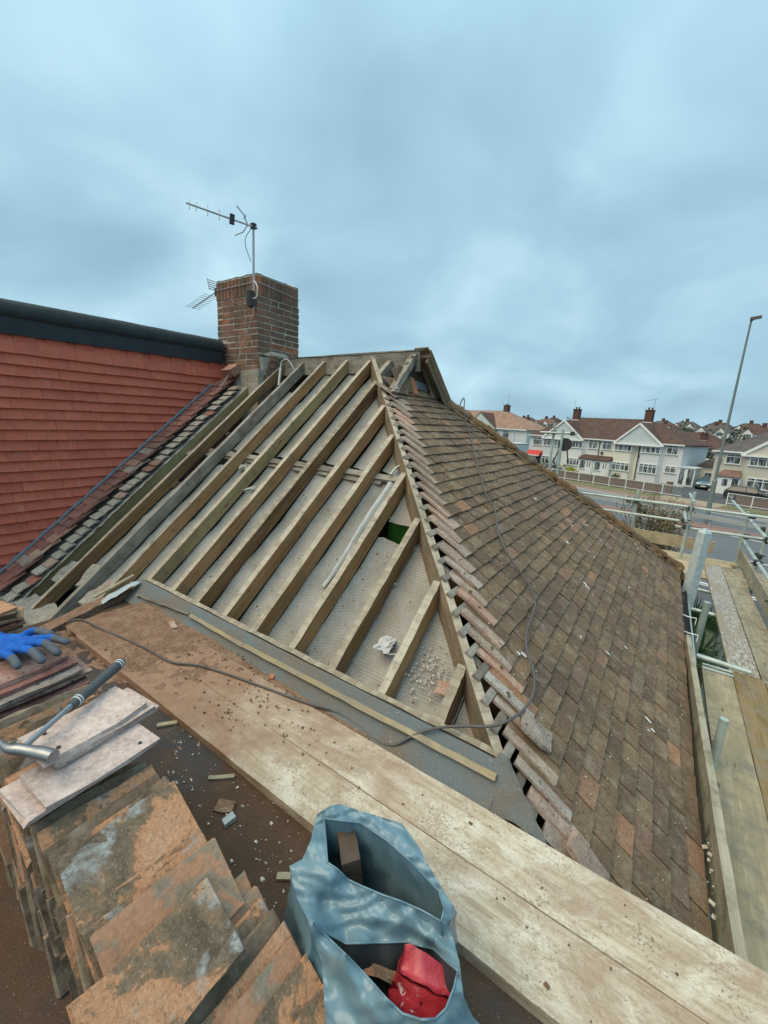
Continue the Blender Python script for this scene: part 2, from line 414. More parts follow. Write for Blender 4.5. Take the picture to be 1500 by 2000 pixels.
# bricks and mortar
def brick_mat(name, stops, soot):
    g = G(name)
    v = g.shift(g.obj, g.rand, 17)
    n1 = g.noise(v, 16, 6, 0.65); n2 = g.noise(v, 90, 5, 0.7)
    c = g.ramp(g.rand, stops)
    c = g.mul(c, g.math('MULTIPLY_ADD', g.math('ADD', n1, n2), 0.95, 0.05))
    s = g.step(g.noise(g.wpos, 3.2, 5, 0.6), 0.42, 0.62)
    c = g.mix(g.math('MULTIPLY', s, soot), c, (0.075, 0.07, 0.056))
    M[name] = g.out(c, 0.92, g.bump(g.math('ADD', n1, n2), 0.8, 0.006), spec=0.1)
brick_mat('chimney_brick', [(0.0, (0.20, 0.115, 0.085)), (0.4, (0.27, 0.145, 0.10)), (0.7, (0.19, 0.135, 0.105)), (0.95, (0.29, 0.145, 0.095)), (0.985, (0.42, 0.16, 0.08)), (1.0, (0.40, 0.15, 0.075))], 0.6)
g = G('mortar')
n1 = g.noise(g.obj, 12, 7, 0.7); n2 = g.noise(g.obj, 70, 5, 0.7)
c = g.ramp(g.math('MULTIPLY_ADD', n2, 0.5, g.math('MULTIPLY', n1, 0.5)), [(0.3, (0.16, 0.14, 0.105)), (0.5, (0.36, 0.33, 0.27)), (0.7, (0.52, 0.49, 0.43))])
M['mortar'] = g.out(c, 0.95, g.bump(g.math('ADD', n1, n2), 1.0, 0.012), spec=0.1)
g = G('mossy_mortar')
n1 = g.noise(g.obj, 10, 7, 0.7); n2 = g.noise(g.obj, 60, 5, 0.7)
c = g.ramp(g.math('MULTIPLY_ADD', n2, 0.5, g.math('MULTIPLY', n1, 0.5)), [(0.34, (0.06, 0.042, 0.02)), (0.46, (0.17, 0.11, 0.055)), (0.54, (0.27, 0.155, 0.085)), (0.62, (0.30, 0.21, 0.125)), (0.70, (0.48, 0.42, 0.32))])
M['mossy'] = g.out(c, 0.95, g.bump(g.math('ADD', n1, n2), 1.0, 0.02), spec=0.1)

# galvanised scaffold tube
g = G('galvanised')
v = g.shift(g.obj, g.orand)
n1 = g.noise(v, 6, 6, 0.65); n2 = g.noise(v, 60, 4)
c = g.ramp(n1, [(0.3, (0.30, 0.36, 0.33)), (0.55, (0.46, 0.53, 0.49)), (0.8, (0.58, 0.62, 0.57))])
c = g.mix(g.step(n2, 0.66, 0.74), c, (0.26, 0.19, 0.13))
M['galvanised'] = g.out(c, g.math('MULTIPLY_ADD', n1, 0.3, 0.38), g.bump(n2, 0.2, 0.002), metal=0.35, spec=0.5)
plain('coupler', (0.06, 0.062, 0.06), 0.6, 0.4, 40, 0.5)
plain('aluminium', (0.42, 0.42, 0.43), 0.45, 0.2, 20, 0.7)
plain('dark_plastic', (0.035, 0.036, 0.04), 0.5, 0.25, 20)
plain('white_plastic', (0.72, 0.73, 0.71), 0.5, 0.1, 15)
plain('cable_grey', (0.10, 0.095, 0.09), 0.6, 0.3, 30)
plain('cable_pale', (0.36, 0.34, 0.29), 0.6, 0.3, 30)
plain('lead', (0.155, 0.175, 0.195), 0.6, 0.35, 14, 0.0, 0.4, 0.3)
plain('lead_pale', (0.36, 0.42, 0.45), 0.5, 0.35, 18, 0.0, 0.4, 0.3)
plain('dark_felt', (0.036, 0.046, 0.050), 0.85, 0.4, 9, 0.0, 0.2, 0.4)
plain('felt_fascia', (0.028, 0.037, 0.045), 0.7, 0.35, 7, 0.0, 0.3, 0.3)
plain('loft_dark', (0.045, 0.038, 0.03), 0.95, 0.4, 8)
plain('gutter', (0.045, 0.05, 0.055), 0.5, 0.3, 20)
g = G('plastic_sleeve')
n1 = g.noise(g.obj, 18, 5, 0.6)
M['plastic_sleeve'] = g.out(g.mix(g.step(n1, 0.42, 0.7), (0.50, 0.58, 0.60), (0.36, 0.42, 0.41)), 0.35, g.bump(n1, 0.3, 0.004), spec=0.5)

# ================================================================== main house
TAN = math.tan(rad(40)); CR, SR = math.cos(rad(40)), math.sin(rad(40))
RY, RZ = 3.84, 0.645                              # ridge
def zr(y): return -1.345 + TAN * (y - 1.468)      # top of the rear rafters
HK = 0.791; HC = 1 / math.sqrt(1 + HK * HK); HS = HK * HC
def zh(x): return 0.639 - HK * (x + 2.865)        # top of the hip-end rafters
def yhip(x): return 3.832 - (x + 2.865) / 1.061   # near hip in plan
def yfar(x): return 3.848 + (x + 2.865) / 1.061   # far hip in plan
GROUND = -6.3
ZROOF = -1.438
NR = V((0, -SR, CR)); UR = V((0, CR, SR)); NH = V((HS, 0, HC)); UH = V((-HC, 0, HS))

house = thing('semi_detached_house', (-1.5, 3.84, GROUND), 'house with its rear roof slope stripped to bare rafters and a brown tiled hip end', 'house')

def timber(name, p0, p1, w, h, up, mats, parent, jit=0.002, seg=10, **k):
    """a sawn length from p0 to p1; p0-p1 is the middle of its top face"""
    p0, p1 = V(p0), V(p1); x = (p1 - p0); L = x.length; x.normalize()
    y = V(up).cross(x).normalized(); z = x.cross(y)
    b = MB(); rings = []
    for i in range(seg + 1):
        q = [V((L * i / seg, sy * w / 2 + RND.uniform(-jit, jit), zz + RND.uniform(-jit, jit))) for sy, zz in ((-1, -h), (1, -h), (1, 0), (-1, 0))]
        rings.append(q)
    vs = [p for r in rings for p in r]
    for a in range(4):
        fs = [(i * 4 + a, i * 4 + (a + 1) % 4, i * 4 + 4 + (a + 1) % 4, i * 4 + 4 + a) for i in range(seg)]
        fs = [f[::-1] for f in fs]
        if a == 0: b.add(vs, fs, 0)
        else:
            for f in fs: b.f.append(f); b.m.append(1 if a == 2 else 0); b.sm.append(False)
    n = seg * 4
    b.f += [(0, 1, 2, 3), (n + 3, n + 2, n + 1, n)]; b.m += [0, 0]; b.sm += [False, False]
    return b.build(name, mats, parent, frame(x, y, z, p0), **k)
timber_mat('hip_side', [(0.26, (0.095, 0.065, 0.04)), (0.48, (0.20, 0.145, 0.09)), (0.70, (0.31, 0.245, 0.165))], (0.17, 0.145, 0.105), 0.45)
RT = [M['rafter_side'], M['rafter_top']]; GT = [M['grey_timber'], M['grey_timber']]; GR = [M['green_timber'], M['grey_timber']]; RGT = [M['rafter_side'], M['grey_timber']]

# --- walls (brick below the eaves) and loft floor
b = MB()
b.box(((-5.05 + 0.22) / 2, (1.12 + 6.66) / 2, (GROUND - 1.95) / 2), (5.27, 5.54, -1.95 - GROUND))
plain('house_wall', (0.30, 0.285, 0.25), 0.9, 0.25, 3, bump=0.4)
b.build('wall', M['house_wall'], house)
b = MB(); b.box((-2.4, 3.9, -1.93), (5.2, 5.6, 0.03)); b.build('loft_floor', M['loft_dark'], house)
b = MB(); b.prism([(-5.04, 1.2, -1.94), (-5.04, 6.5, -1.94), (-5.04, 6.5, -1.65), (-5.04, RY, RZ - 0.12), (-5.04, 1.2, zr(1.2) - 0.12)], (0.11, 0, 0)); b.build('party_wall', M['mortar'], house)

# --- ridge board
timber('ridge_board', (-4.36, RY, RZ + 0.03), (-2.27, RY, RZ + 0.045), 0.035, 0.20, (0, 0, 1), GT, house, 0.003)
timber('ridge_capping', (-4.33, RY + 0.05, RZ + 0.052), (-2.215, RY + 0.05, RZ + 0.066), 0.15, 0.014, (0, -0.1, 1), GT, house, 0.004, 14)

# --- rear rafters: x of the right-hand arris, y at foot
RX = {4: -1.60, 5: -1.93, 6: -2.237, 7: -2.55, 8: -2.863, 9: -3.20, 10: -3.549, 11: -3.90, 12: -4.25}
JX = {1: -0.645, 2: -0.964, 3: -1.29}
RW = 0.046
foot = {10: 1.09, 11: 0.90, 12: 0.925}
top_y = {}
for i, x in list(JX.items()) + list(RX.items()):
    y1 = min(RY - 0.02, yhip(x) - 0.02)
    y0 = foot.get(i, 1.475)
    top_y[i] = y1
    xm = x - RW / 2
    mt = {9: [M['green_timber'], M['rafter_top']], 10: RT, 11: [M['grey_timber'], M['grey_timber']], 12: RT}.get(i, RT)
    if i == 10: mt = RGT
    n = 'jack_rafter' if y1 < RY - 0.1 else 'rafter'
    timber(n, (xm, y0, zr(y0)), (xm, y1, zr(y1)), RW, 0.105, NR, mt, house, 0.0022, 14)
# party-wall rafter beside the verge
timber('rafter', (-4.60, 0.98, zr(0.98) - 0.02), (-4.52, 3.46, zr(3.46) - 0.01), 0.05, 0.105, NR, GR, house, 0.003, 14)
# short stub rafter by the gablet
timber('rafter_stub', (-2.62, 3.80, zr(3.80) - 0.005), (-2.62, 3.60, zr(3.60) + 0.0), 0.06, 0.13, NR, GT, house)
# hip rafter
a0 = V((-2.88, 3.845, 0.655)); a1 = V((-0.34, yhip(-0.34), zh(-0.34)))
hd = (a1 - a0).normalized(); hup = V((0.4, -0.4, 0.9)); 
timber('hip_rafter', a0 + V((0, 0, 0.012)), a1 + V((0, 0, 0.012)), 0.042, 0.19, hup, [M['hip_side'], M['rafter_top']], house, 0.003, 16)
b0 = V((-2.86, 3.86, 0.62)); b1 = V((0.25, yfar(0.25), zh(0.25)))
timber('hip_rafter', b0, b1, 0.042, 0.17, V((0.4, 0.4, 0.9)), RGT, house)
# hip-end jack rafters seen through the gaps
for y in (3.35, 2.95, 2.55, 2.15, 1.80, 4.2, 4.9, 5.6):
    xt = -2.865 + 1.061 * abs(3.84 - y) + 0.05
    timber('jack_rafter', (xt, y, zh(xt) - 0.004), (0.2, y, zh(0.2) - 0.004), 0.05, 0.10, NH, RGT, house, 0.002, 6)
# purlin: pale plank passing under the rafters
for i in range(5, 12):
    xa, xb = {12: -4.25, 11: -3.90, 10: -3.549, 9: -3.20, 8: -2.863, 7: -2.55, 6: -2.237, 5: -1.93, 4: -1.60}[i], {11: -3.549, 10: -3.20, 9: -2.863, 8: -2.55, 7: -2.237, 6: -1.93, 5: -1.60}[i] - RW
    timber('nogging', (xa, 2.692, zr(2.692) - 0.118 - 0.01 * (i % 2)), (xb, 2.685, zr(2.685) - 0.118), 0.055, 0.03, NR, [M['grey_timber']] * 2, house, 0.003, 4)
timber('purlin', (-4.46, 2.70, zr(2.70) - 0.150), (-1.86, 2.675, zr(2.675) - 0.145), 0.075, 0.03, NR, GT, house, 0.003)
timber('purlin', (-4.46, 2.80, zr(2.80) - 0.22), (-1.90, 2.78, zr(2.78) - 0.21), 0.06, 0.03, NR, GT, house, 0.003)
# noggings and struts in the open bay by the party wall
timber('nogging', (-4.52, 2.62, zr(2.62) - 0.10), (-4.28, 2.61, zr(2.61) - 0.10), 0.06, 0.04, NR, [M['new_batten']] * 2, house)
timber('nogging', (-4.50, 2.36, zr(2.36) - 0.17), (-4.0, 2.32, zr(2.32) - 0.19), 0.09, 0.03, NR, GT, house)
timber('nogging', (-4.44, 2.98, zr(2.98) - 0.16), (-4.22, 2.95, zr(2.95) - 0.15), 0.05, 0.025, NR, GT, house)

# --- underlay: one hung strip per bay, sagging between the rafters
def bay(x0, x1, ya, yb, sag=0.018, off=0.118, slant=0.0, rag=0.02, name='underlay', seed=0, hole=None, nv=44):
    b = MB(); nu = 8
    yt = lambda u: (yb(x0 + (x1 - x0) * u) if callable(yb) else yb + slant * u)
    def fn(u, v):
        x = x0 + (x1 - x0) * u
        y = ya + (yt(u) - ya) * v
        if v > 0.98: y += rag * mnoise.noise(V((x * 19, seed, 1)))
        if v < 0.02: y += rag * mnoise.noise(V((x * 23, seed, 5)))
        d = off + sag * math.sin(math.pi * u) + 0.016 * mnoise.noise(V((x * 6, y * 3, seed))) + 0.008 * mnoise.noise(V((x * 18, y * 9, seed))) + (0.007 if (y - 1.93 - 0.05 * math.sin(x * 3)) > 0 else 0) + (0.006 if (y - 3.2 + 0.04 * x) > 0 else 0)
        return V((x, y, zr(y))) - NR * d
    b.grid(fn, nu, nv)
    if hole:
        keep = [i for i, f in enumerate(b.f) if not hole(sum((V(b.v[k]) for k in f), V()) / 4)]
        b.f = [b.f[i] for i in keep]; b.m = [b.m[i] for i in keep]; b.sm = [b.sm[i] for i in keep]
    return b.build(name, M['underlay'], house)
xs = {i: x for i, x in list(JX.items()) + list(RX.items())}
hipc = lambda x: yhip(x) - 0.03
bay(JX[1] + .01, -0.40, 1.50, lambda x: yhip(x) + 0.02, seed=1, nv=12)
bay(JX[2] - 0.06, JX[1] + .005, 1.49, lambda x: yhip(max(x, JX[2])) - 0.0, seed=2, nv=26)
def tear(p): return 2.225 + 0.10 * (p.x + 1.6) < p.y < 2.335 and -1.60 < p.x < -1.335
bay(JX[3] - 0.06, JX[2] + .005, 1.49, lambda x: yhip(max(x, JX[3])) + 0.0, seed=3, nv=30)
bay(RX[4] - .005, JX[3] - .045, 1.49, 2.232, seed=4, sag=0.05, nv=22)
bay(RX[4] - .005, JX[3] - .045, 2.338, lambda x: yhip(x) - 0.0, seed=14, nv=10)
bay(RX[5] - .005, RX[4] - .045, 1.49, 2.672, seed=5, sag=0.03)
bay(RX[6] - .005, RX[5] - .045, 1.49, 2.662, seed=6)
bay(RX[7] - .005, RX[6] - .045, 1.49, 2.665, seed=7)
bay(RX[8] - .005, RX[7] - .045, 1.49, 2.66, seed=8)
bay(RX[9] - .005, RX[8] - .045, 1.48, 2.665, seed=9, sag=0.03)
bay(RX[10] - .005, RX[9] - .045, 1.40, 2.60, seed=10)
bay(RX[11] - .005, RX[10] - .045, 1.30, 2.52, slant=0.05, seed=11)
bay(RX[12] - .005, RX[11] - .045, 1.38, 2.20, slant=0.16, seed=12)
# upper row of underlay, from the purlin to near the ridge
for i, (xa, xb, yt) in enumerate([(RX[5], RX[4], lambda x: yhip(x) - .01), (RX[6], RX[5], lambda x: yhip(x) - .01), (RX[7], RX[6], lambda x: min(3.80, yhip(x) - .01)),
                                  (RX[8], RX[7], lambda x: min(3.80, yhip(x) - .01)), (RX[9], RX[8], 3.79), (RX[10], RX[9], 3.77), (RX[11], RX[10], 3.50)]):
    bay(xa - .005, xb - .045, 2.692 + 0.002 * i, yt, seed=20 + i, off=0.118)
# sheet draped over the cut jack bay, milky glazing strip and folded ends
b = MB()
b.grid(lambda u, v: V((-1.785 + (0.030 + 0.055 * v) * (u - .5) + 0.006 * math.sin(v * 9), 1.86 + 0.84 * v, zr(1.86 + 0.84 * v))) - NR * (0.134 - 0.034 * math.sin(math.pi * u) * (.35 + .65 * v) - 0.006 * mnoise.noise(V((v * 12, u * 2, 3)))), 8, 34)
plain('milky_film', (0.38, 0.395, 0.38), 0.35, 0.25, 14, spec=0.5, bump=0.3)
b.build('plastic_film', M['milky_film'], house)
b = MB(); b.tube([(-1.79, 2.69, zr(2.69) - 0.10), (-1.775, 2.74, zr(2.74) - 0.09), (-1.75, 2.80, zr(2.80) - 0.11)], 0.010, 8); b.build('pipe_end', M['galvanised'], house)
# crumpled felt in the corners of two jack bays
def crumple(name, c, s, mat, parent, seed, n=12, amp=0.5, label=None, cat=None, group=None):
    b = MB()
    bm = bmesh.new(); bmesh.ops.create_icosphere(bm, subdivisions=3, radius=1.0)
    for v in bm.verts:
        k = 1 + amp * mnoise.noise(v.co * 1.7 + V((seed, 0, 0))) + amp * 0.5 * mnoise.noise(v.co * 4.1 + V((0, seed, 0)))
        v.co = V((v.co.x * s[0], v.co.y * s[1], v.co.z * s[2])) * k
    me = bpy.data.meshes.new(name); bm.to_mesh(me); bm.free(); me.materials.append(mat)
    return ob(name, me, parent, Matrix.Translation(V(c)), label, cat, group)
crumple('folded_felt', V((-1.33, 2.20, zr(2.20))) - NR * 0.10, (0.04, 0.075, 0.03), M['milky_film'], house, 3)
crumple('folded_felt', V((-1.69, 2.73, zr(2.73))) - NR * 0.10, (0.05, 0.07, 0.04), M['underlay'], house, 5)
crumple('folded_felt', V((-3.46, 2.52, zr(2.52))) - NR * 0.10, (0.06, 0.04, 0.03), M['underlay'], house, 8)
crumple('folded_felt', V((-3.06, 2.34, zr(2.34))) - NR * 0.09, (0.045, 0.11, 0.03), M['underlay'], house, 9)
# green insulation roll showing through the tear
g = G('green_plastic'); n1 = g.noise(g.obj, 9, 4)
M['green_plastic'] = g.out(g.mix(n1, (0.025, 0.10, 0.012), (0.07, 0.22, 0.03)), 0.5, g.bump(g.noise(g.obj, 30, 4), 0.4, 0.005))
b = MB(); b.box((-1.53, 2.60, -0.88), (0.26, 0.2, 0.34), Matrix.Rotation(0.08, 3, 'Z'), jit=0.006)
b.build('green_box', M['green_plastic'], None, label='bright green box in the dark loft showing through the torn underlay', cat='box')
# white pipe poking up by the ridge
b = MB(); b.tube([(-4.13, 3.62, zr(3.62) - .12), (-4.13, 3.64, zr(3.64) + 0.0), (-4.13, 3.65, zr(3.65) + 0.06)], 0.014, 8)
b.tube(bez([(-4.13, 3.65, zr(3.65) + .06), (-4.12, 3.66, zr(3.66) + .13), (-4.06, 3.70, zr(3.7) + .12), (-3.99, 3.74, zr(3.74) - .02)], 5), 0.006, 6)
b.build('vent_pipe', M['white_plastic'], house)

# --- bed of mortar and bits of masonry between the rafter feet
b = MB(); b.box((-4.1, 1.03, -1.98), (1.9, 0.22, 0.50)); b.build('wall_plate', M['mortar'], house)
def block(name, c, d, rot, mat, parent=None, jit=0.012, **k):
    bm = bmesh.new(); bmesh.ops.create_cube(bm, size=1.0)
    bmesh.ops.subdivide_edges(bm, edges=bm.edges[:], cuts=3, use_grid_fill=True)
    sd = RND.random() * 50
    for v in bm.verts:
        p = V((v.co.x * d[0], v.co.y * d[1], v.co.z * d[2]))
        q = mnoise.noise_vector(p * 14 + V((sd, 0, 0)))
        v.co = p + V(q) * jit
    me = bpy.data.meshes.new(name); bm.to_mesh(me); bm.free(); me.materials.append(mat)
    for p in me.polygons: p.use_smooth = False
    Mx = Matrix.Translation(V(c)) @ Matrix.Rotation(rot[2], 4, 'Z') @ Matrix.Rotation(rot[1], 4, 'Y') @ Matrix.Rotation(rot[0], 4, 'X')
    return ob(name, me, parent, Mx, **k)
for c, d, r in [((-4.40, 1.05, -1.80), (0.24, 0.20, 0.14), (0.2, 0.1, 0.2)), ((-4.05, 1.06, -1.78), (0.24, 0.19, 0.15), (0.3, 0, -0.1)),
                ((-3.70, 1.33, -1.60), (0.22, 0.20, 0.13), (0.5, 0.1, 0.1)), ((-4.06, 1.44, -1.52), (0.22, 0.24, 0.10), (0.5, -0.2, 0.3)),
                ((-3.72, 1.00, -1.80), (0.24, 0.16, 0.13), (0.1, 0.2, 0.4)), ((-4.42, 1.38, -1.56), (0.20, 0.22, 0.09), (0.6, 0, 0.2)), ((-3.40, 1.36, -1.58), (0.16, 0.12, 0.10), (0.3, 0, 0))]:
    block('masonry', c, d, r, M['mortar'], house, 0.03)
block('masonry', (-3.66, 1.40, -1.50), (0.22, 0.14, 0.03), (0.55, 0, 0.2), M['clean_tile'], house, 0.008)

# --- flat roof
b = MB()
b.prism([(-3.28, -3.2, ZROOF - 0.22), (0.42, -3.2, ZROOF - 0.22), (0.42, 1.18, ZROOF - 0.22), (-0.13, 1.27, ZROOF - 0.22), (-0.19, 1.36, ZROOF - 0.22), (-3.28, 1.36, ZROOF - 0.22)], (0, 0, 0.22))
flat = b.build('flat_roof', M['roof_felt'], house)
b = MB(); b.box((-1.42, -0.95, (GROUND + ZROOF - 0.22) / 2), (3.6, 4.3, ZROOF - 0.225 - GROUND)); b.build('rear_wall', M['house_wall'], house)
# raised felt kerb at its left edge
timber('felt_kerb', (-3.03, 0.60, ZROOF + 0.03), (-3.35, 1.44, ZROOF + 0.045), 0.10, 0.10, (0, 0, 1), [M['dirt']] * 2, house, 0.006, 12)
b = MB(); b.box((-3.18, -1.2, ZROOF - 0.05), (0.10, 3.6, 0.14)); b.build('felt_kerb', M['roof_felt'], house)
# felt apron dressed up the slope on to the rafter ends
b = MB()
def apr(u, v):
    x = -3.24 + 2.89 * u; y = 1.345 + 0.115 * v
    return V((x, y, zr(y) + 0.040 + 0.004 * mnoise.noise(V((x * 3, v * 2, 7))))) if v > 0 else V((x, 1.31, ZROOF + 0.006))
b.grid(apr, 60, 5, 0, False)
b.grid(lambda u, v: V((-3.24 + 2.89 * u, 1.461 + 0.004 * v, zr(1.461) + 0.040 - 0.10 * v)), 30, 1, 0, False)
b.build('felt_apron', M['apron_felt'], house)
timber('apron_board', (-3.22, 1.486, zr(1.468) + 0.036), (-0.37, 1.486, zr(1.468) + 0.038), 0.03, 0.12, (0, -0.25, 1), [M['grey_timber'], M['rafter_top']], house, 0.003, 24)
# felt turned down over the hip corner
b = MB()
FC = [V((-0.385, 1.478, -1.294)), V((-0.325, 1.475, -1.322)), V((-0.135, 1.345, -1.447)), V((-0.385, 1.325, -1.428))]
b.grid(lambda u, v: FC[0].lerp(FC[1], u).lerp(FC[3].lerp(FC[2], u), v) + V((0.012 * mnoise.noise(V((v * 9, 1, u * 3))) * u, 0, 0.022 * math.sin(math.pi * u) * (1 - .5 * v) + 0.007 * mnoise.noise(V((u * 5, v * 6, 2))))), 16, 16)
b.grid(lambda u, v: FC[3].lerp(FC[2], u) + V((0.03 * u * v, -0.08 * v, -0.004 * v)), 8, 3)
b.build('felt_corner', M['apron_felt'], house)
# battens holding the apron down
timber('apron_batten', (-2.47, 1.392, zr(1.392) + 0.072), (-1.905, 1.385, zr(1.385) + 0.070), 0.024, 0.03, NR, [M['new_batten']] * 2, house, 0.0015)
timber('apron_batten', (-1.90, 1.388, zr(1.388) + 0.070), (-0.362, 1.398, zr(1.398) + 0.068), 0.026, 0.03, NR, [M['new_batten']] * 2, house, 0.0018, 20)
timber('apron_batten', (-3.12, 1.352, zr(1.352) + 0.075), (-2.49, 1.395, zr(1.395) + 0.070), 0.016, 0.04, NR, GT, house, 0.003)
# lead and flattened metal at the apron's left end
b = MB()
b.grid(lambda u, v: V((-3.30 + 0.13 * u - 0.02 * v, 1.12 + 0.30 * v, -1.43 + 0.09 * v + 0.03 * u + 0.012 * mnoise.noise(V((u * 3, v * 6, 1))))), 8, 12)
b.build('lead_flashing', M['lead_pale'], house)
b = MB(); b.box((-3.335, 1.30, -1.345), (0.03, 0.30, 0.012), Matrix.Rotation(0.30, 3, 'X')); b.build('trim', M['new_batten'], house)

# --- hip-end battens and tiles
U0, UG, NROW = 0.79, 0.0933, 36
def hp(u, y, off): return V((-2.865, 0, 0.639)) - UH * u + V((0, y, 0)) + NH * off
for k in range(NROW + 2):
    u = U0 - 0.225 + k * UG
    x = -2.865 + u * HC
    if x > 0.25: break
    y0 = max(yhip(x) - 0.01 + RND.uniform(-0.015, 0.01), 1.30)
    timber('batten', hp(u, y0, 0.024), hp(u, yfar(x), 0.024), 0.034, 0.02, NH, GT, house, 0.002, 6)
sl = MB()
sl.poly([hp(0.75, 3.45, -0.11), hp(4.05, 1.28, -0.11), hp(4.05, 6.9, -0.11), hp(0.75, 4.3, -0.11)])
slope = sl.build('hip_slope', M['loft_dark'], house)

def tile_mesh(name, mats, w=0.158, L=0.265, t=0.0145, camber=0.004, split=None, seed=0, rough=0.0025, ns=3, rings=None):
    """plain tile: x across, y up the slope, z out; a cambered slab with slightly chipped edges"""
    r = random.Random(seed)
    xs_ = [0.0, split, w] if split else [0.0, w]
    n = len(xs_); vs = []
    for j in range(ns + 1):
        y = L * j / ns
        z = camber * math.sin(math.pi * j / ns)
        for top in (0, 1):
            for x in xs_:
                vs.append((x + r.uniform(-rough, rough), y + (r.uniform(-rough, rough) if j in (0, ns) else 0), z + top * t + r.uniform(-0.0006, 0.0006)))
    b = MB(); st = 2 * n
    fs = []; ms = []
    for j in range(ns):
        for i in range(n - 1):
            a = j * st + n + i; fs.append((a, a + 1, a + st + 1, a + st)); ms.append(1 if (split and i == 0) else 0)
            a = j * st + i; fs.append((a, a + st, a + st + 1, a + 1)); ms.append(0)
        a = j * st; fs.append((a, a + n, a + n + st, a + st)); ms.append(1 if split else 0)
        a = j * st + n - 1; fs.append((a, a + st, a + st + n, a + n)); ms.append(0)
    for i in range(n - 1):
        fs.append((i, i + 1, n + i + 1, n + i)); ms.append(0)
        a = ns * st + i; fs.append((a, a + n, a + n + 1, a + 1)); ms.append(0)
    b.add(vs, fs)
    b.m = ms
    return b.mesh(name, mats)
HT = [tile_mesh('tile', [M['hip_tile'], M['clean_tile']], seed=i, camber=0.002 + 0.0012 * (i % 4)) for i in range(8)]
HTE = [tile_mesh('tile', [M['hip_tile'], M['clean_tile']], seed=40 + i, split=0.052 + 0.012 * i, rough=0.004) for i in range(4)]
tiles = []
for k in range(NROW):
    u = U0 + k * UG
    x = -2.865 + u * HC
    xt = -2.865 + (u - 0.225) * HC
    yl = yhip(xt) + 0.035 + RND.uniform(-0.012, 0.02)
    if k < 1: yl = 3.33
    yr = yfar(x) - 0.02
    y = yl - (0.0 if k % 2 == 0 else RND.uniform(0.0, 0.02))
    ph = 0.079 if k % 2 else 0.0
    first = True
    edge0 = yl
    n0 = 0
    ys = [yl]
    # joints follow a common half-bond grid except for the first, cut to suit the hip
    gy = math.floor((yl - ph) / 0.1595) * 0.1595 + ph + 0.1595
    if gy - yl < 0.07: gy += 0.1595
    ys2 = [yl]
    while gy < yr - 0.02: ys2.append(gy); gy += 0.1595
    ys2.append(yr)
    for i in range(len(ys2) - 1):
        ya, yb = ys2[i], ys2[i + 1]
        if yb < 1.22: continue
        tiles.append((k, u, ya, yb, i == 0, i == len(ys2) - 2))
def tile_M(k, u, ya, yb):
    jit = RND.uniform
    skew = (0.018 * (3.8 - ya) + (0.010 * (3.8 - ya) ** 2 if ya < 3.8 else 0)) * (k / NROW)
    tilt = 0.044 / 0.265 + jit(-0.018, 0.018)
    up = (UH + NH * (-tilt)).normalized(); yd = V((0, 1, 0)) + UH * jit(-0.018, 0.018); yd = (yd - up * yd.dot(up)).normalized()
    z = yd.cross(up)
    o = hp(u + skew + jit(-0.005, 0.005), ya, 0.014 + 0.044 + jit(-0.001, 0.005))
    return frame(yd, up, z, o)
order = sorted(range(len(tiles)), key=lambda i: (V((-2.865 + tiles[i][1] * HC, (tiles[i][2] + tiles[i][3]) / 2, zh(-2.865 + tiles[i][1] * HC)))).length * (0.75 if tiles[i][4] else 1.0))
own = set(order[:298])
rest = MB()
for i, (k, u, ya, yb, e0, e1) in enumerate(tiles):
    Mx = tile_M(k, u, ya, yb)
    w = (yb - ya)
    me = RND.choice(HTE) if e0 else RND.choice(HT)
    sx = (w - 0.0055) / 0.158
    Mx = Mx @ Matrix.Diagonal((sx, 1, 1, 1))
    if i in own:
        ob('tile', me, slope, Mx)
    else:
        b0_ = len(rest.v)
        rest.add([Mx @ v.co for v in me.vertices], [tuple(p.vertices) for p in me.polygons])
        for q, p in enumerate(me.polygons): rest.m[len(rest.m) - len(me.polygons) + q] = p.material_index
rest.build('tiles', [M['hip_tile'], M['clean_tile']], slope, kind='stuff')
# a few slipped and broken tiles along the cut edge
SH = tile_mesh('tile', [M['clean_tile']], w=0.10, L=0.15, seed=77, rough=0.012)
for (u, y, rz_, me) in [(3.30, 1.66, 0.3, SH), (3.63, 1.365, -0.12, SH)]:
    Rz = Matrix.Rotation(rz_, 4, 'Z')
    ob('tile', me, slope, frame((0, 1, 0), UH, NH, hp(u, y, 0.085)) @ Rz)

# --- far hip: rounded hip tiles bedded in mossy mortar
fx0, fx1 = -2.24, 0.30
FA = V((fx0, yfar(fx0) - 0.03, zh(fx0) + 0.09)); FB = V((fx1, yfar(fx1) - 0.03, zh(fx1) + 0.09))
fd = (FB - FA).normalized(); fs_ = fd.cross(V((0, 0, 1))).normalized(); fn_ = fs_.cross(fd)
b = MB()
b.grid(lambda u, v: FA + (FB - FA) * v + fs_ * (0.26 * (u - 0.5) + 0.02 * mnoise.noise(V((v * 40, u * 3, 1)))) + fn_ * (-0.055 + 0.07 * math.sin(math.pi * u) + 0.022 * mnoise.noise(V((v * 60, u * 4, 2)))), 6, 90)
b.build('mortar_bed', M['mossy'], house)
nh_ = 12
for i in range(nh_):
    b = MB(); L = (FB - FA).length / nh_
    c0 = FA + fd * (L * i + 0.004); rr = 0.085
    b.grid(lambda u, v: c0 + fd * (L * 0.985 * v) + fs_ * (rr * 1.15 * math.cos(math.pi * (1 - u))) + fn_ * (-0.035 + rr * 0.9 * math.sin(math.pi * u) + 0.022 * v + 0.020 * mnoise.noise(V((i * 3 + v * 5, u * 4, 9)))), 10, 8)
    b.build('hip_tile', M['mossy'] if i % 3 else M['hip_tile'], house)
crumple('moss_clump', FB + V((-0.06, -0.10, -0.02)), (0.10, 0.12, 0.07), M['mossy'], house, 4, amp=0.4)
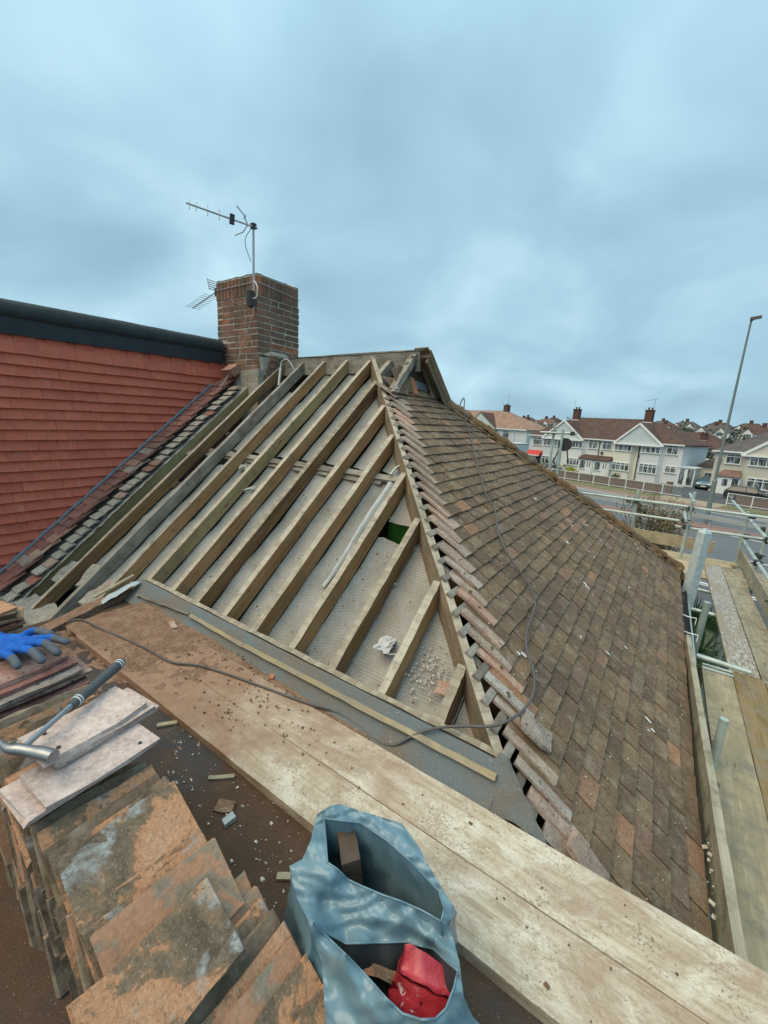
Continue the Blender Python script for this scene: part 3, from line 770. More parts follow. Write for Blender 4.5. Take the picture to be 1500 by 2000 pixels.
crumple('moss_clump', FB + V((0.03, -0.05, -0.12)), (0.06, 0.07, 0.08), M['mossy'], house, 7, amp=0.5)

# --- front slope (faces the road) and its verge over the gablet
b = MB()
P2 = [(-5.05, RY), (-2.17, RY), (-2.17, 4.42), (-2.26, 4.43), (0.36, yfar(0.36)), (-5.05, yfar(0.36))]
def zf(y): return RZ - TAN * (y - RY)
b.prism([(x, y, zf(y) - 0.02) for x, y in P2], (0, 0.04, 0.075))
b.build('front_slope', M['hip_tile'], house)
for i in range(8):
    y = 3.88 + i * 0.068
    Mx = frame((1, 0, 0), V((0, -CR, SR)), V((0, SR, CR)), V((-2.33, y + 0.13, zf(y + 0.13) + 0.035)))
    ob('verge_tile', HT[i], house, Mx)
timber('barge_board', (-2.185, 3.86, zf(3.86) + 0.0), (-2.185, 4.40, zf(4.40) + 0.0), 0.02, 0.07, (0, SR, CR), [M['hip_side'], M['grey_timber']], house)

# --- gablet: louvred triangle under the verge
timber('gablet_rafter', (-2.34, 3.82, 0.665), (-2.27, 3.36, 0.29), 0.07, 0.06, NR, GT, house, 0.004)
timber('gablet_rafter', (-2.34, 3.86, 0.66), (-2.27, 4.30, 0.26), 0.06, 0.05, (0, SR, CR), GT, house, 0.004)
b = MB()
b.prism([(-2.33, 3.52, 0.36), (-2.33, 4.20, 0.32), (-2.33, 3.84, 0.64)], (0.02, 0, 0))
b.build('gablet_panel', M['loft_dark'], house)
timber('gablet_louvre', (-2.31, 3.66, 0.565), (-2.31, 4.02, 0.555), 0.02, 0.05, (0.5, 0, 0.8), GT, house)
timber('gablet_louvre', (-2.31, 3.74, 0.64), (-2.31, 3.95, 0.63), 0.02, 0.055, (0.5, 0, 0.8), GT, house)
b = MB(); b.prism([(-2.305, 3.68, 0.34), (-2.305, 4.10, 0.30), (-2.34, 4.07, 0.46), (-2.34, 3.70, 0.48)], (0.012, 0, 0.006)); b.build('lead_flashing', M['lead'], house)
plain('orange_tile', (0.42, 0.17, 0.085), 0.85, 0.3, 20)
OT = tile_mesh('tile', [M['orange_tile']], seed=5); PT = tile_mesh('tile', [M['verge_tile']], seed=6)
gz = lambda y, z, tilt, me: ob('tile', me, house, frame(V((0, 1, 0)), V((-0.35, math.sin(tilt) * 1, 0.9)).normalized(), V((0.93, 0, 0.36)), V((-2.25, y, z))))
gz(3.54, 0.27, 0.1, HT[1]); gz(3.66, 0.255, -0.12, OT); gz(4.10, 0.24, -0.05, HTE[1]); gz(4.22, 0.22, -0.1, HT[3]); gz(3.43, 0.25, 0.25, HT[2])
for i in range(7):
    ob('tile', HT[i], house, frame((0, 1, 0), (UH - NH * 0.05).normalized(), NH, hp(0.74, 3.42 + i * 0.16, 0.075)))
crumple('mortar_lump', (-2.25, 3.37, 0.27), (0.05, 0.04, 0.03), M['mortar'], house, 3)

# --- gutter on the hip eaves
b = MB()
def gut(u, v):
    y = 4.5 + 2.5 * v; a = math.pi * (1 + u)
    return V((0.395 + 0.020 * (3.8 - y) * 0.9 + 0.055 * math.cos(a), y, -1.915 + 0.055 * math.sin(a)))
b.grid(gut, 8, 12)
b.build('gutter', M['gutter'], house)
b = MB(); b.box((0.30, 4.0, -2.0), (0.02, 5.9, 0.16)); b.build('fascia', M['white_plastic'], house)
for y in (6.75, 5.2, 4.75):
    b = MB(); b.tube([(0.33, y, -1.85), (0.40, y, -1.865), (0.47, y, -1.86), (0.47, y, -1.93)], 0.006, 6); b.build('gutter_bracket', M['white_plastic'], house)

# --- chimney stack: mortar core, every brick a piece of its own
CX0, CX1, CY0, CY1, CZ0, CZ1 = -5.165, -4.37, 3.50, 4.175, -0.4, 1.60
b = MB(); b.box(((CX0 + CX1) / 2, (CY0 + CY1) / 2, (CZ0 + CZ1) / 2), (CX1 - CX0 - 0.012, CY1 - CY0 - 0.012, CZ1 - CZ0))
# weathered flaunching on top
b.grid(lambda u, v: V((CX0 + (CX1 - CX0) * u, CY0 + (CY1 - CY0) * v, 1.598 + 0.055 * min(1, 5 * min(u, 1 - u, v, 1 - v)) + 0.015 * mnoise.noise(V((u * 7, v * 7, 3))))), 14, 12)
stack = b.build('chimney_stack', plain('chimney_mortar', (0.46, 0.42, 0.35), .95, .4, 14, bump=.5), house)
def brick_mesh(l, h, d, seed):
    b = MB(); b.box((0, 0, 0), (l, d, h), jit=0.0035, r=random.Random(seed)); return b.mesh('brick', [M['chimney_brick']])
BM = {}
def put_brick(c, l, h, d, alongx):
    key = (round(l, 3), round(h, 3), RND.randrange(4))
    if key not in BM: BM[key] = brick_mesh(l, h, d, hash(key) % 1000)
    Mx = Matrix.Translation(V(c)) @ (Matrix.Identity(4) if alongx else Matrix.Rotation(math.pi / 2, 4, 'Z'))
    ob('brick', BM[key], stack, Mx)
CH = 0.0722; z = 0.50; row = 0
while z + CH < 1.40:
    zc = z + CH / 2 - 0.004
    def course(a, b_, fixed, alongx, start):
        p = a + start
        if start: put((a, a + start - 0.013), fixed, alongx)
        while p < b_ - 0.03:
            l = 0.215 if (RND.random() < 0.75) else 0.1025
            e_ = min(p + l, b_)
            if b_ - e_ < 0.06: e_ = b_
            put((p, e_), fixed, alongx); p = e_ + 0.013
    def put(seg, fixed, alongx):
        m_ = (seg[0] + seg[1]) / 2; l = seg[1] - seg[0]
        pr = RND.uniform(-0.004, 0.000)
        if alongx: put_brick((m_, fixed + 0.05 - pr, zc), l, CH - 0.014, 0.10, True)
        else: put_brick((fixed - 0.05 + pr, m_, zc), l, CH - 0.014, 0.10, False)
    if row % 2 == 0:
        course(CX0, CX1, CY0, True, 0.0); course(CY0 + 0.105, CY1, CX1, False, 0.1025)
    else:
        course(CX0, CX1 - 0.105, CY0, True, 0.1025); course(CY0, CY1, CX1, False, 0.0)
    z += CH; row += 1
# soldier course round the top
zt = z + 0.107
p = CX0
while p < CX1 - 0.02: put_brick((p + 0.033, CY0 + 0.047, zt), 0.064, 0.205, 0.10, True); p += 0.073
p = CY0 + 0.075
while p < CY1 - 0.02: put_brick((CX1 - 0.047, p + 0.033, zt), 0.064, 0.205, 0.10, False); p += 0.073
# rendered base and haunch
block('render_base', (-4.70, 3.56, 0.20), (0.80, 0.22, 0.62), (0, 0, 0), M['mortar'], house, 0.03)
plain('sooty_brick', (0.20, 0.15, 0.11), 0.95, 0.6, 16, bump=0.8)
for i_ in range(4):
    for j_ in range(3 - (i_ == 3)):
        put_brick((-4.335 + RND.uniform(-.012, .012), 3.60 + 0.03 * i_ + 0.135 * j_, 0.42 + 0.08 * i_), 0.125, 0.066, 0.10, False)
block('haunch', (-4.345, 3.74, 0.50), (0.085, 0.42, 0.36), (0.1, 0, 0), M['mortar'], house, 0.02)
crumple('haunch', (-4.335, 3.78, 0.70), (0.07, 0.20, 0.045), M['mortar'], house, 12, amp=0.25)
block('ridge_end', (-4.75, 3.40, 0.50), (0.20, 0.15, 0.10), (0.6, 0, 0), M['verge_tile'], house, 0.01)

# ================================================================== neighbour: flat-roofed dormer with tile-hung cheek
nb = thing('neighbour_house', (-8.0, 3.0, GROUND), 'neighbouring house with a big flat-roofed dormer and red tile-hung cheek', 'house')
b = MB(); b.box((-8.5, 3.0, (GROUND - 1.9) / 2), (6.9, 7.4, -1.9 - GROUND)); b.build('wall', M['house_wall'], nb)
b = MB(); b.box((-7.6, 2.05, -0.72), (5.06, 4.25, 2.6)); cheek = b.build('dormer', M['loft_dark'], nb)
RTM = [tile_mesh('tile', [M['red_tile']], seed=200 + i, camber=0.0015, rough=0.0014, ns=2, L=0.20) for i in range(6)]
restr = MB(); zc = 0.50; cr = 0; cnt = 0
while zc > -2.0:
    zc -= 0.0962
    y = -0.1 + (0.079 if cr % 2 else 0.0); cr += 1
    while y < 3.42:
        ytop = 1.468 + (zc + 0.05 + 1.345) / TAN + 0.10    # cheek bottom follows the roof slope
        if y + 0.10 < 1.468 + (zc + 0.20 + 1.345) / TAN and y > 3.5: pass
        lim = 1.468 + (zc + 0.145 + 1.345) / TAN            # y of the roof surface at this height
        if y < lim - 0.02:
            Mx = frame(V((0, 1, RND.uniform(-0.012, 0.012))), V((-0.27 + RND.uniform(-0.015, 0.015), 0, 1)).normalized(), V((1, 0, 0.27)).normalized(), V((-5.008 + RND.uniform(0, 0.003), y, zc + RND.uniform(-0.002, 0.002))))
            me = RND.choice(RTM)
            if y > 1.02 and cnt < 298:
                ob('tile', me, cheek, Mx); cnt += 1
            else:
                restr.add([Mx @ v.co for v in me.vertices], [tuple(q.vertices) for q in me.polygons])
        y += 0.1595
# top course: one wide row tucked under the fascia
y = -0.1
while y < 3.42:
    Mx = frame((0, 1, 0), V((-0.05, 0, 1)).normalized(), V((1, 0, 0.05)).normalized(), V((-5.03, y, 0.42)))
    restr.add([Mx @ v.co for v in RTM[0].vertices], [tuple(q.vertices) for q in RTM[0].polygons]); y += 0.24
restr.build('tiles', M['red_tile'], cheek, kind='stuff')
b = MB()
Y0_, Y1_ = -0.2, 3.46
prof = [(-5.20, 0.90), (-5.10, 0.895), (-5.03, 0.875), (-4.985, 0.84), (-4.975, 0.78), (-4.985, 0.735), (-5.01, 0.728)]
b.grid(lambda u, v: V((prof[round(u * 6)][0] + 0.004 * mnoise.noise(V((u * 3, v * 20, 3))), Y0_ + (Y1_ - Y0_) * v, prof[round(u * 6)][1] - 0.042 + 0.045 * v + 0.006 * mnoise.noise(V((u * 2, v * 14, 8))))), 6, 60)
b.build('felt_trim', M['dark_felt'], nb)
b = MB(); b.prism([(-5.06, Y0_, 0.545), (-4.995, Y0_, 0.545), (-4.995, Y1_, 0.595), (-5.06, Y1_, 0.595)][::-1][::-1], (0, 0, 0.15)); b.build('fascia', M['felt_fascia'], nb)
b = MB(); b.box((-7.6, 2.0, 0.70), (5.0, 4.3, 0.30)); b.build('flat_roof', M['dark_felt'], nb)
# strip of old tiled roof left between the dormer and the stripped slope
b = MB()
b.grid(lambda u, v: V((-5.06 + 0.54 * u, 0.93 + 2.5 * v, zr(0.93 + 2.5 * v) + 0.012 - 0.02 * u + 0.018 * mnoise.noise(V((u * 12, v * 50, 4))))), 14, 110)
verge = b.build('verge_bed', M['mortar'], nb)
VT = [tile_mesh('tile', [M['verge_tile']], seed=300 + i, rough=0.004) for i in range(5)]
GV = [tile_mesh('tile', [M[q]], seed=320 + i, rough=0.010, L=0.12, t=0.011) for i, q in enumerate(('mortar', 'clean_tile', 'mortar', 'verge_tile'))]
CT = tile_mesh('tile', [M['clean_tile']], seed=330, w=0.16, rough=0.006)
for k in range(34):
    s_ = 0.03 + k * 0.0965
    y = 0.94 + s_ * CR
    if y > 3.38: break
    for j in range(2):
        x = -5.05 + 0.165 * j - (0.08 if k % 2 else 0.0)
        w = 1.0
        if j == 1: x, w = -5.05 + .165 - (0.08 if k % 2 else 0.0), (1.0 if k % 2 == 0 else 1.3)
        up = (UR + NR * (-0.13 + RND.uniform(-0.02, 0.02))).normalized(); xd = (V((1, 0, 0)) + UR * RND.uniform(-0.03, 0.03) + NR * RND.uniform(-0.03, 0.05)).normalized()
        xd = (xd - up * xd.dot(up)).normalized()
        ob('tile', CT if (j == 1 and RND.random() < 0.2) else RND.choice(VT), verge, frame(xd, up, xd.cross(up), V((x, y, zr(y))) + NR * 0.092) @ Matrix.Diagonal((w, 1, 1, 1)))
    up = (UR + NR * (-0.24 + RND.uniform(-.05, .05))).normalized()
    ob('tile_bed', RND.choice(GV), verge, frame((1, 0, 0), up, V((1, 0, 0)).cross(up), V((-4.70 + RND.uniform(-.015, .012), y, zr(y))) + NR * (0.034 + RND.uniform(-.010, .014))) @ Matrix.Diagonal((0.95, .9, 1.3, 1)))
b = MB()
b.tube([V((-5.00, 0.9 + 2.45 * t / 40, zr(0.9 + 2.45 * t / 40))) + NR * (0.112 + 0.006 * mnoise.noise(V((t * 0.5, 1, 2)))) for t in range(41)], [0.019 + 0.005 * mnoise.noise(V((t * .9, 4, 2))) for t in range(41)], 8, sx=1.0)
b.build('lead_flashing', M['lead'], nb)
b = MB(); b.prism([(-9.0, -1.5, -2.06), (-3.42, -1.5, -2.06), (-3.42, 0.86, -2.06), (-9.0, 0.86, -2.06)], (0, 0, 0.10)); b.build('rear_roof', M['roof_felt'], nb)
# neighbour's own pitched roof beyond the chimney
b = MB(); b.prism([(-12.0, RY, RZ - 0.05), (-5.2, RY, RZ - 0.05), (-5.2, 7.0, zf(7.0) - 0.05), (-12.0, 7.0, zf(7.0) - 0.05)], (0, 0.04, 0.08)); b.build('front_slope', M['verge_tile'], nb)

# ================================================================== aerials on the chimney
def tube1(name, pts, r, mat, parent, n=8, **k):
    b = MB(); b.tube(pts, r, n); return b.build(name, mat, parent, **k)
ta = thing('tv_aerial', (-4.38, 3.47, 1.22), 'tall pole aerial with long pointing boom clamped to the chimney corner', 'tv aerial')
A0 = V((-4.385, 3.465, 1.20)); A1 = V((-4.37, 3.465, 2.08))
tube1('mast', [A0, A1], 0.013, M['aluminium'], ta)
B0 = V((-4.34, 3.50, 2.055)); B1 = V((-4.655, 2.83, 2.115)); bd = (B1 - B0).normalized(); bs = bd.cross(V((0, 0, 1))).normalized(); bu = bs.cross(bd)
tube1('boom', [B0, B1], 0.010, M['aluminium'], ta)
b = MB(); b.box(A1 + V((0, 0, -0.01)), (0.05, 0.05, 0.055)); b.build('clamp', M['dark_plastic'], ta)
for t, l in ((0.66, 0.055), (0.60, 0.05), (0.495, 0.06), (0.385, 0.06)):
    p = B0 + bd * (t * (B1 - B0).length / 0.69)
    tube1('element', [p - bu * l - bs * 0.02, p + bu * l + bs * 0.02], 0.006, M['aluminium'], ta, 6)
p = B0 + bd * 0.28; b = MB(); b.box((0, 0, 0), (0.05, 0.03, 0.10), frame(bd, bs, bu, (0, 0, 0)).to_3x3()); b.build('dipole_box', M['dark_plastic'], ta, Matrix.Translation(p))
p = B0 + bd * 0.13
for s1 in (1, -1):
    q = p + bd * -0.02
    tube1('reflector', [q, q + bu * 0.09 * s1 + bd * 0.05, q + bu * 0.15 * s1 + bd * 0.13], 0.007, M['aluminium'], ta, 6)
    tube1('reflector', [q + bu * 0.07 * s1 - bs * 0.05 + bd * 0.035, q + bu * 0.07 * s1 + bs * 0.05 + bd * 0.035], 0.006, M['aluminium'], ta, 6)
b = MB(); b.box((0, 0, 0), (0.06, 0.07, 0.16), jit=0.01); b.build('bracket', M['dark_plastic'], ta, Matrix.Translation(V((-4.40, 3.44, 1.30))))
tube1('lashing_wire', [V((CX0 - .01, CY0 - 0.012, 1.49)), V((-4.42, CY0 - 0.014, 1.50)), V((CX1 + 0.012, CY0 - 0.01, 1.50)), V((CX1 + 0.012, CY1, 1.46))], 0.004, M['aluminium'], ta, 5)
tube1('lead_in', bez([A1 - V((0, 0.02, .03)), V((-4.42, 3.40, 1.95)), V((-4.43, 3.40, 1.85)), V((-4.392, 3.44, 1.70))], 6), 0.004, M['cable_grey'], ta, 5)
tube1('lead_in', bez([V((-4.365, 3.46, 1.50)), V((-4.31, 3.46, 1.43)), V((-4.33, 3.46, 1.32)), V((-4.39, 3.42, 1.30))], 6), 0.007, M['white_plastic'], ta, 6)

tb = thing('tv_aerial', (-5.25, 3.58, 0.95), 'small grid-backed aerial on a short pole on the left side of the chimney', 'tv aerial')
tube1('mast', [V((-5.25, 3.58, 0.92)), V((-5.255, 3.58, 1.585))], 0.012, M['aluminium'], tb)
tube1('bracket', [V((-5.255, 3.58, 1.50)), V((-5.14, 3.58, 1.50))], 0.012, M['coupler'], tb)
b = MB(); b.box((-5.25, 3.57, 1.50), (0.05, 0.05, 0.09)); b.build('clamp', M['coupler'], tb)
C0 = V((-5.29, 3.56, 1.50)); C1 = V((-5.80, 3.55, 1.362)); cd = (C1 - C0).normalized(); cs_ = cd.cross(V((0, 0, 1))).normalized(); cu = cs_.cross(cd)
tube1('boom', [C0, C1], 0.007, M['aluminium'], tb, 6)
L_ = (C1 - C0).length
for i in range(9):
    p = C0 + cd * (L_ * (0.18 + 0.8 * i / 8)); l = 0.105
    tube1('element', [p - cs_ * l, p + cs_ * l], 0.0035, M['aluminium'], tb, 5)
for i in range(5):
    p = C0 - cd * 0.03 + cu * (0.02 + 0.028 * i)
    tube1('reflector_bar', [p - cs_ * 0.10, p + cs_ * 0.07], 0.006, M['aluminium'], tb, 5)
tube1('reflector_bar', [C0 - cd * .03 + cs_ * 0.065, C0 - cd * .03 + cs_ * 0.065 + cu * 0.15], 0.005, M['aluminium'], tb, 5)
tube1('reflector_bar', [C0 - cd * .03 - cs_ * 0.098, C0 - cd * .03 - cs_ * 0.098 + cu * 0.15], 0.005, M['aluminium'], tb, 5)

# cable from the chimney down the strip of old tiles
pts = [V((-4.36, 3.455, 1.21)), V((-4.40, 3.45, 1.10)), V((-4.55, 3.43, 0.80)), V((-4.66, 3.40, 0.56)), V((-4.74, 3.36, 0.46))]
for y in (3.15, 2.9, 2.6, 2.3, 2.0, 1.7, 1.4, 1.15, 0.97):
    t = (3.36 - y) / 2.4
    pts.append(V((-4.74 - 0.10 * t + 0.012 * math.sin(y * 7), y, zr(y) + 0.12)))
ob('cable', None) if False else None
b = MB(); b.tube(bez(pts, 4), 0.0055, 6); b.build('aerial_cable', M['cable_pale'], None, label='thin pale cable running down from the chimney over the strip of old tiles', cat='cable')

# long dark cable: over the boards, up across the apron and over the hip tiles
cp = [(-3.06, 0.90, -1.405), (-3.034, 0.93, -1.385), (-2.966, 0.965, -1.38), (-2.777, 0.99, -1.385), (-2.58, 1.024, -1.387), (-2.36, 1.054, -1.388), (-2.118, 1.073, -1.388), (-1.969, 1.151, -1.388), (-1.768, 1.205, -1.39),
      (-1.535, 1.254, -1.392), (-1.30, 1.300, -1.392), (-1.15, 1.352, -1.40), (-1.01, 1.355, -1.405), (-0.88, 1.340, -1.415), (-0.80, 1.352, -1.40), (-0.735, 1.395, -1.345), (-0.66, 1.44, -1.30), (-0.556, 1.484, -1.262), (-0.457, 1.518, -1.235), (-0.393, 1.548, -1.20)]
hpz = lambda x: zh(x) + 0.098 / HC
for x, y in [(-0.361, 1.69), (-0.357, 1.839), (-0.391, 1.966), (-0.467, 2.078), (-0.512, 2.236), (-0.556, 2.535), (-0.648, 2.657), (-0.803, 2.722), (-0.955, 2.875), (-1.075, 3.118), (-1.212, 3.234), (-1.40, 3.512), (-1.595, 3.82), (-1.828, 4.187), (-2.035, 4.50)]:
    cp.append((x, y, hpz(x)))
cp += [(-2.12, 4.66, 0.26), (-2.18, 4.75, 0.29), (-2.24, 4.80, 0.20), (-2.3, 4.9, 0.0)]
b = MB(); b.tube(bez(cp, 6), 0.0062, 6, sm=True); b.build('cable', M['cable_grey'], None, label='long dark cable trailing over the boards and up across the brown hip tiles', cat='cable')
for a_, c_ in (((-2.60, 1.022, -1.3865), (-2.40, 1.05, -1.3872)), ((-1.60, 1.24, -1.391), (-1.50, 1.262, -1.391))):
    pass

# ================================================================== two scaffold boards lying on the flat roof
def board(name, p0, p1, w, h, up, mats, parent=None, jit=0.0015, seg=24, **k):
    return timber(name, p0, p1, w, h, up, mats, parent, jit, seg, **k)
SB = [M['scaffold_board'], M['scaffold_board']]
board('scaffold_board', (-2.84, 0.976, -1.400), (1.07, 0.975, -1.400), 0.216, 0.037, (0, 0, 1), SB, label='dusty pale scaffold board on the flat roof, the one the blue bag leans on', cat='board', group='loose boards on the flat roof')
board('scaffold_board', (-2.90, 1.194, -1.399), (1.01, 1.195, -1.398), 0.218, 0.037, (0, 0.002, 1), SB, label='dirt-strewn scaffold board lying along the foot of the felt apron', cat='board', group='loose boards on the flat roof')
# drift of red dirt over their far end
b = MB()
def dirtz(x, y):
    f = max(0.0, min(1.0, (-1.15 - x) / 1.3))
    e = min(1.0, (y - 0.80) / 0.12) if y < 0.92 else 1.0
    n = mnoise.noise(V((x * 5, y * 7, 1))) * 0.5 + mnoise.noise(V((x * 17, y * 19, 2))) * 0.35 + mnoise.noise(V((x * 50, y * 50, 5))) * 0.2
    return -1.4125 + 0.020 * f * e + 0.0125 * n * (0.35 + f)
b.grid(lambda u, v: V((-3.02 + 2.1 * u, 0.872 + 0.51 * v, dirtz(-3.02 + 2.1 * u, 0.872 + 0.51 * v))), 210, 60)
b.build('dirt', M['dirt'], None, label='red-brown dirt drifted over the far end of the two boards', cat='dirt', kind='stuff')
b = MB()
b.grid(lambda u, v: V((-3.2 + 1.9 * u, 0.50 + 0.42 * v, ZROOF - 0.011 + 0.016 * max(0, 1 - u * 1.05) + 0.020 * (0.5 * mnoise.noise(V((u * 11, v * 4, 3))) + 0.4 * mnoise.noise(V((u * 40, v * 12, 9))) + .25 * mnoise.noise(V((u * 90, v * 30, 19))))))
       , 150, 44)
b.build('dirt', M['dirt'], None, label='dark crumbly dirt on the felt between the tile stack and the boards', cat='dirt', kind='stuff')

# ================================================================== stack of reclaimed tiles
def tmat(name, base):
    return [tile_mesh(name, [M[base]], seed=400 + i + len(base), rough=0.006, camber=0.003 + 0.001 * i, t=0.013) for i in range(5)]
RC = tmat('clay_tile', 'reclaimed_tile'); GM = tmat('clay_tile', 'grimy_tile'); PK = tmat('clay_tile', 'pink_tile'); MR = tmat('clay_tile', 'maroon_tile')
# here the tile's 265 mm side lies along +Y (mesh y), its 158 mm side climbs the lean (mesh x)
def edge_tile(x, yc, z, lean, mesh, yaw=0.0, roll=0.0, **k):
    """tile standing on its long side: lower long edge at (x, z), leaning back by `lean` from upright"""
    d = V((-math.sin(lean), 0, math.cos(lean)))
    yd = V((math.sin(yaw), math.cos(yaw), roll)).normalized(); d = (d - yd * d.dot(yd)).normalized()
    n = d.cross(yd)                                    # x(mesh)=d, y(mesh)=yd, z = d x yd
    return ob('clay_tile', mesh, None, frame(d, yd, n, V((x, yc, z)) - yd * 0.1325), **k)
grp = 'reclaimed tiles in the slumped stack'
def row(x0, x1, z, lean, step, seed, lab, mats, zend=None, y0=0.335):
    r = random.Random(seed); x = x0; i = 0
    while x < x1:
        t = (x - x0) / (x1 - x0)
        zz = z + ((zend - z) * t if zend is not None else 0)
        ln = lean(t) if callable(lean) else lean
        edge_tile(x, y0 + r.uniform(-0.016, 0.016), zz + r.uniform(-0.006, 0.006), ln + r.uniform(-0.04, 0.04), r.choice(mats), r.uniform(-0.05, 0.05), r.uniform(-0.03, 0.03), label=lab, cat='roof tile', group=grp)
        x += step * r.uniform(0.75, 1.25); i += 1
row(-1.62, -0.62, ZROOF + 0.004, 0.42, 0.036, 5, 'grimy clay tile in the bottom layer of the slumped stack', GM)
row(-1.55, -0.72, ZROOF + 0.150, 0.48, 0.036, 6, 'grimy clay tile in the middle layer of the slumped stack', GM, ZROOF + 0.13)
# top layer, as it shows
TL = [  # lower edge x, y centre, z, lean from upright, set, yaw
    (-1.40, .330, -1.050, .52, GM, .03), (-1.365, .345, -1.055, .52, RC, .02), (-1.33, .335, -1.06, .55, RC, .0), (-1.30, .33, -1.062, .6, RC, .02), (-1.262, .335, -1.066, .62, GM, -.02), (-1.225, .338, -1.072, .66, RC, .03),
    (-1.185, .335, -1.076, .70, RC, .0), (-1.145, .330, -1.082, .74, RC, .04), (-1.105, .325, -1.086, .80, RC, .0), (-1.065, .328, -1.090, .86, GM, .02), (-1.02, .325, -1.096, .88, RC, .02), (-0.985, .330, -1.088, .90, GM, .03),
    (-0.945, .335, -1.082, .94, RC, .02), (-0.895, .332, -1.078, .97, GM, -.01), (-0.862, .336, -1.072, 0.985, RC, .02)]
ORD = ['first', 'second', 'third', 'fourth', 'fifth', 'sixth', 'seventh', 'eighth', 'ninth', 'tenth', 'eleventh', 'twelfth', 'thirteenth', 'fourteenth', 'fifteenth', 'sixteenth']
for i, (x, y, z, ln, ms, yw) in enumerate(TL):
    edge_tile(x, y, z, ln, ms[i % 5], yw, 0.0, label=('orange-patched' if ms is RC else 'grey grimy') + ' clay tile on edge, ' + ORD[len(TL) - 1 - i] + ' behind the big mossy-faced tile', cat='roof tile', group=grp)
edge_tile(-0.835, .338, -1.066, 0.99, RC[1], .02, 0, label='big tile with dark moss, bare orange patch and grey mortar on its face', cat='roof tile')
for i, (x, z, ln, ms) in enumerate([(-0.80, -1.165, .78, RC), (-0.765, -1.160, .82, GM), (-0.735, -1.155, .86, RC), (-0.70, -1.150, .90, RC), (-0.668, -1.142, .95, GM)]):
    edge_tile(x, .315 + .006 * i, z, ln, ms[i], .03, 0, label=ORD[i] + ' thin tile edge in front of the big mossy-faced tile', cat='roof tile', group=grp)
edge_tile(-0.575, .275, -1.118, 1.03, RC[3], .02, 0, label='big rough brown tile with an orange half nearest the bottom edge', cat='roof tile')
for i, (x, y, z, ln, ms) in enumerate([(-0.60, .40, -1.235, .80, GM), (-0.56, .41, -1.25, .85, GM), (-0.525, .40, -1.255, .85, RC), (-0.485, .405, -1.26, .88, GM), (-0.45, .41, -1.27, .9, RC), (-0.42, .40, -1.28, .9, GM), (-0.375, .405, -1.29, .92, RC)]):
    edge_tile(x, y - .03, z, ln, ms[i % 5], .03, 0, label=('orange-patched' if ms is RC else 'grey weathered') + ' tile corner beside the blue bag, ' + ORD[i] + ' from the back of that run', cat='roof tile', group=grp)
row(-0.60, -0.30, ZROOF + 0.004, 0.9, 0.04, 9, 'grimy clay tile under the front end of the stack', GM, y0=.36)
edge_tile(-0.315, .40, -1.315, .94, RC[0], .05, 0, label='foremost tile of the stack with a bare orange spot', cat='roof tile')

# clean pinkish tiles lying flat on top
def flat_tile(c0, c1, z, side, mesh, tilt=0.0, **k):
    """long edge from c0 to c1 (plan), lying flat with the rest of the tile on the given side"""
    a, b_ = V((c0[0], c0[1], z)), V((c1[0], c1[1], z + tilt)); yd = (b_ - a).normalized()
    xd = V((0, 0, 1)).cross(yd) * -1
    if side < 0: xd = -xd
    n = xd.cross(yd)
    Mx = frame(xd, yd, n, a)
    return ob('clay_tile', mesh, None, Mx, **k)
gp = 'clean pinkish tiles under the hammer'
flat_tile((-1.062, .228), (-1.075, .494), -0.925, -1, PK[0], label='lower pinkish tile under the hammer with a nail hole near its right end', cat='roof tile', group=gp)
flat_tile((-1.075, .190), (-1.10, .455), -0.941, -1, PK[1], label='pinkish tile at the bottom of the pile under the hammer head', cat='roof tile', group=gp)
flat_tile((-1.120, .215), (-1.150, .478), -0.957, -1, GM[1], label='grey tile directly beneath the pinkish pile', cat='roof tile', group=gp)
flat_tile((-1.172, .29), (-1.190, .552), -0.911, -1, PK[2], label='third pinkish tile down under the hammer', cat='roof tile', group=gp)
flat_tile((-1.165, .278), (-1.187, .541), -0.8975, -1, PK[3], label='second pinkish tile down under the hammer', cat='roof tile', group=gp)
PKO = flat_tile((-1.163, .262), (-1.196, .524), -0.884, -1, PK[4], label='topmost pinkish tile with the hammer lying across it', cat='roof tile', group=gp)
for x, y, z in ((-1.10, .455, -.9240), (-1.20, .30, -.8832), (-1.285, .295, -.8832)):
    b = MB(); b.tube([V((x, y, z)), V((x, y, z - .006))], .0052, 8); b.build('nail_hole', M['dark_plastic'], PKO)
# red-edged tiles lying flat under the glove
gq = 'flat pile of red-edged tiles under the glove'
zz = -1.075; r = random.Random(3)
for i in range(13):
    last = i >= 9
    ms = MR if i > 6 else (GM if i % 2 else MR)
    yw = r.uniform(-0.12, 0.16); x = -1.50 - 0.012 * i + r.uniform(-0.03, 0.03); y1 = 0.50 + r.uniform(-0.03, 0.03) - (0.03 if i in (8, 11) else 0)
    lab = ['dull grey tile low in the flat pile under the blue glove', 'red-edged tile in the flat pile, ' + ORD[max(0, 12 - i)] + ' below the blue glove'][1 if i > 6 else 0]
    flat_tile((x + 0.265 * math.sin(yw), y1 - 0.265 * math.cos(yw)), (x, y1), zz, -1, ms[i % 5], 0.0, label=lab if i < 12 else 'topmost tile of the pile with the blue glove lying on it', cat='roof tile', group=gq)
    zz += 0.0155
row(-2.1, -1.60, ZROOF + 0.004, 0.35, 0.03, 15, 'grimy clay tile in the bottom layer below the glove pile', GM, y0=.34)
row(-2.05, -1.55, ZROOF + 0.16, 0.35, 0.03, 16, 'grimy clay tile in the second layer below the glove pile', GM, y0=.34)
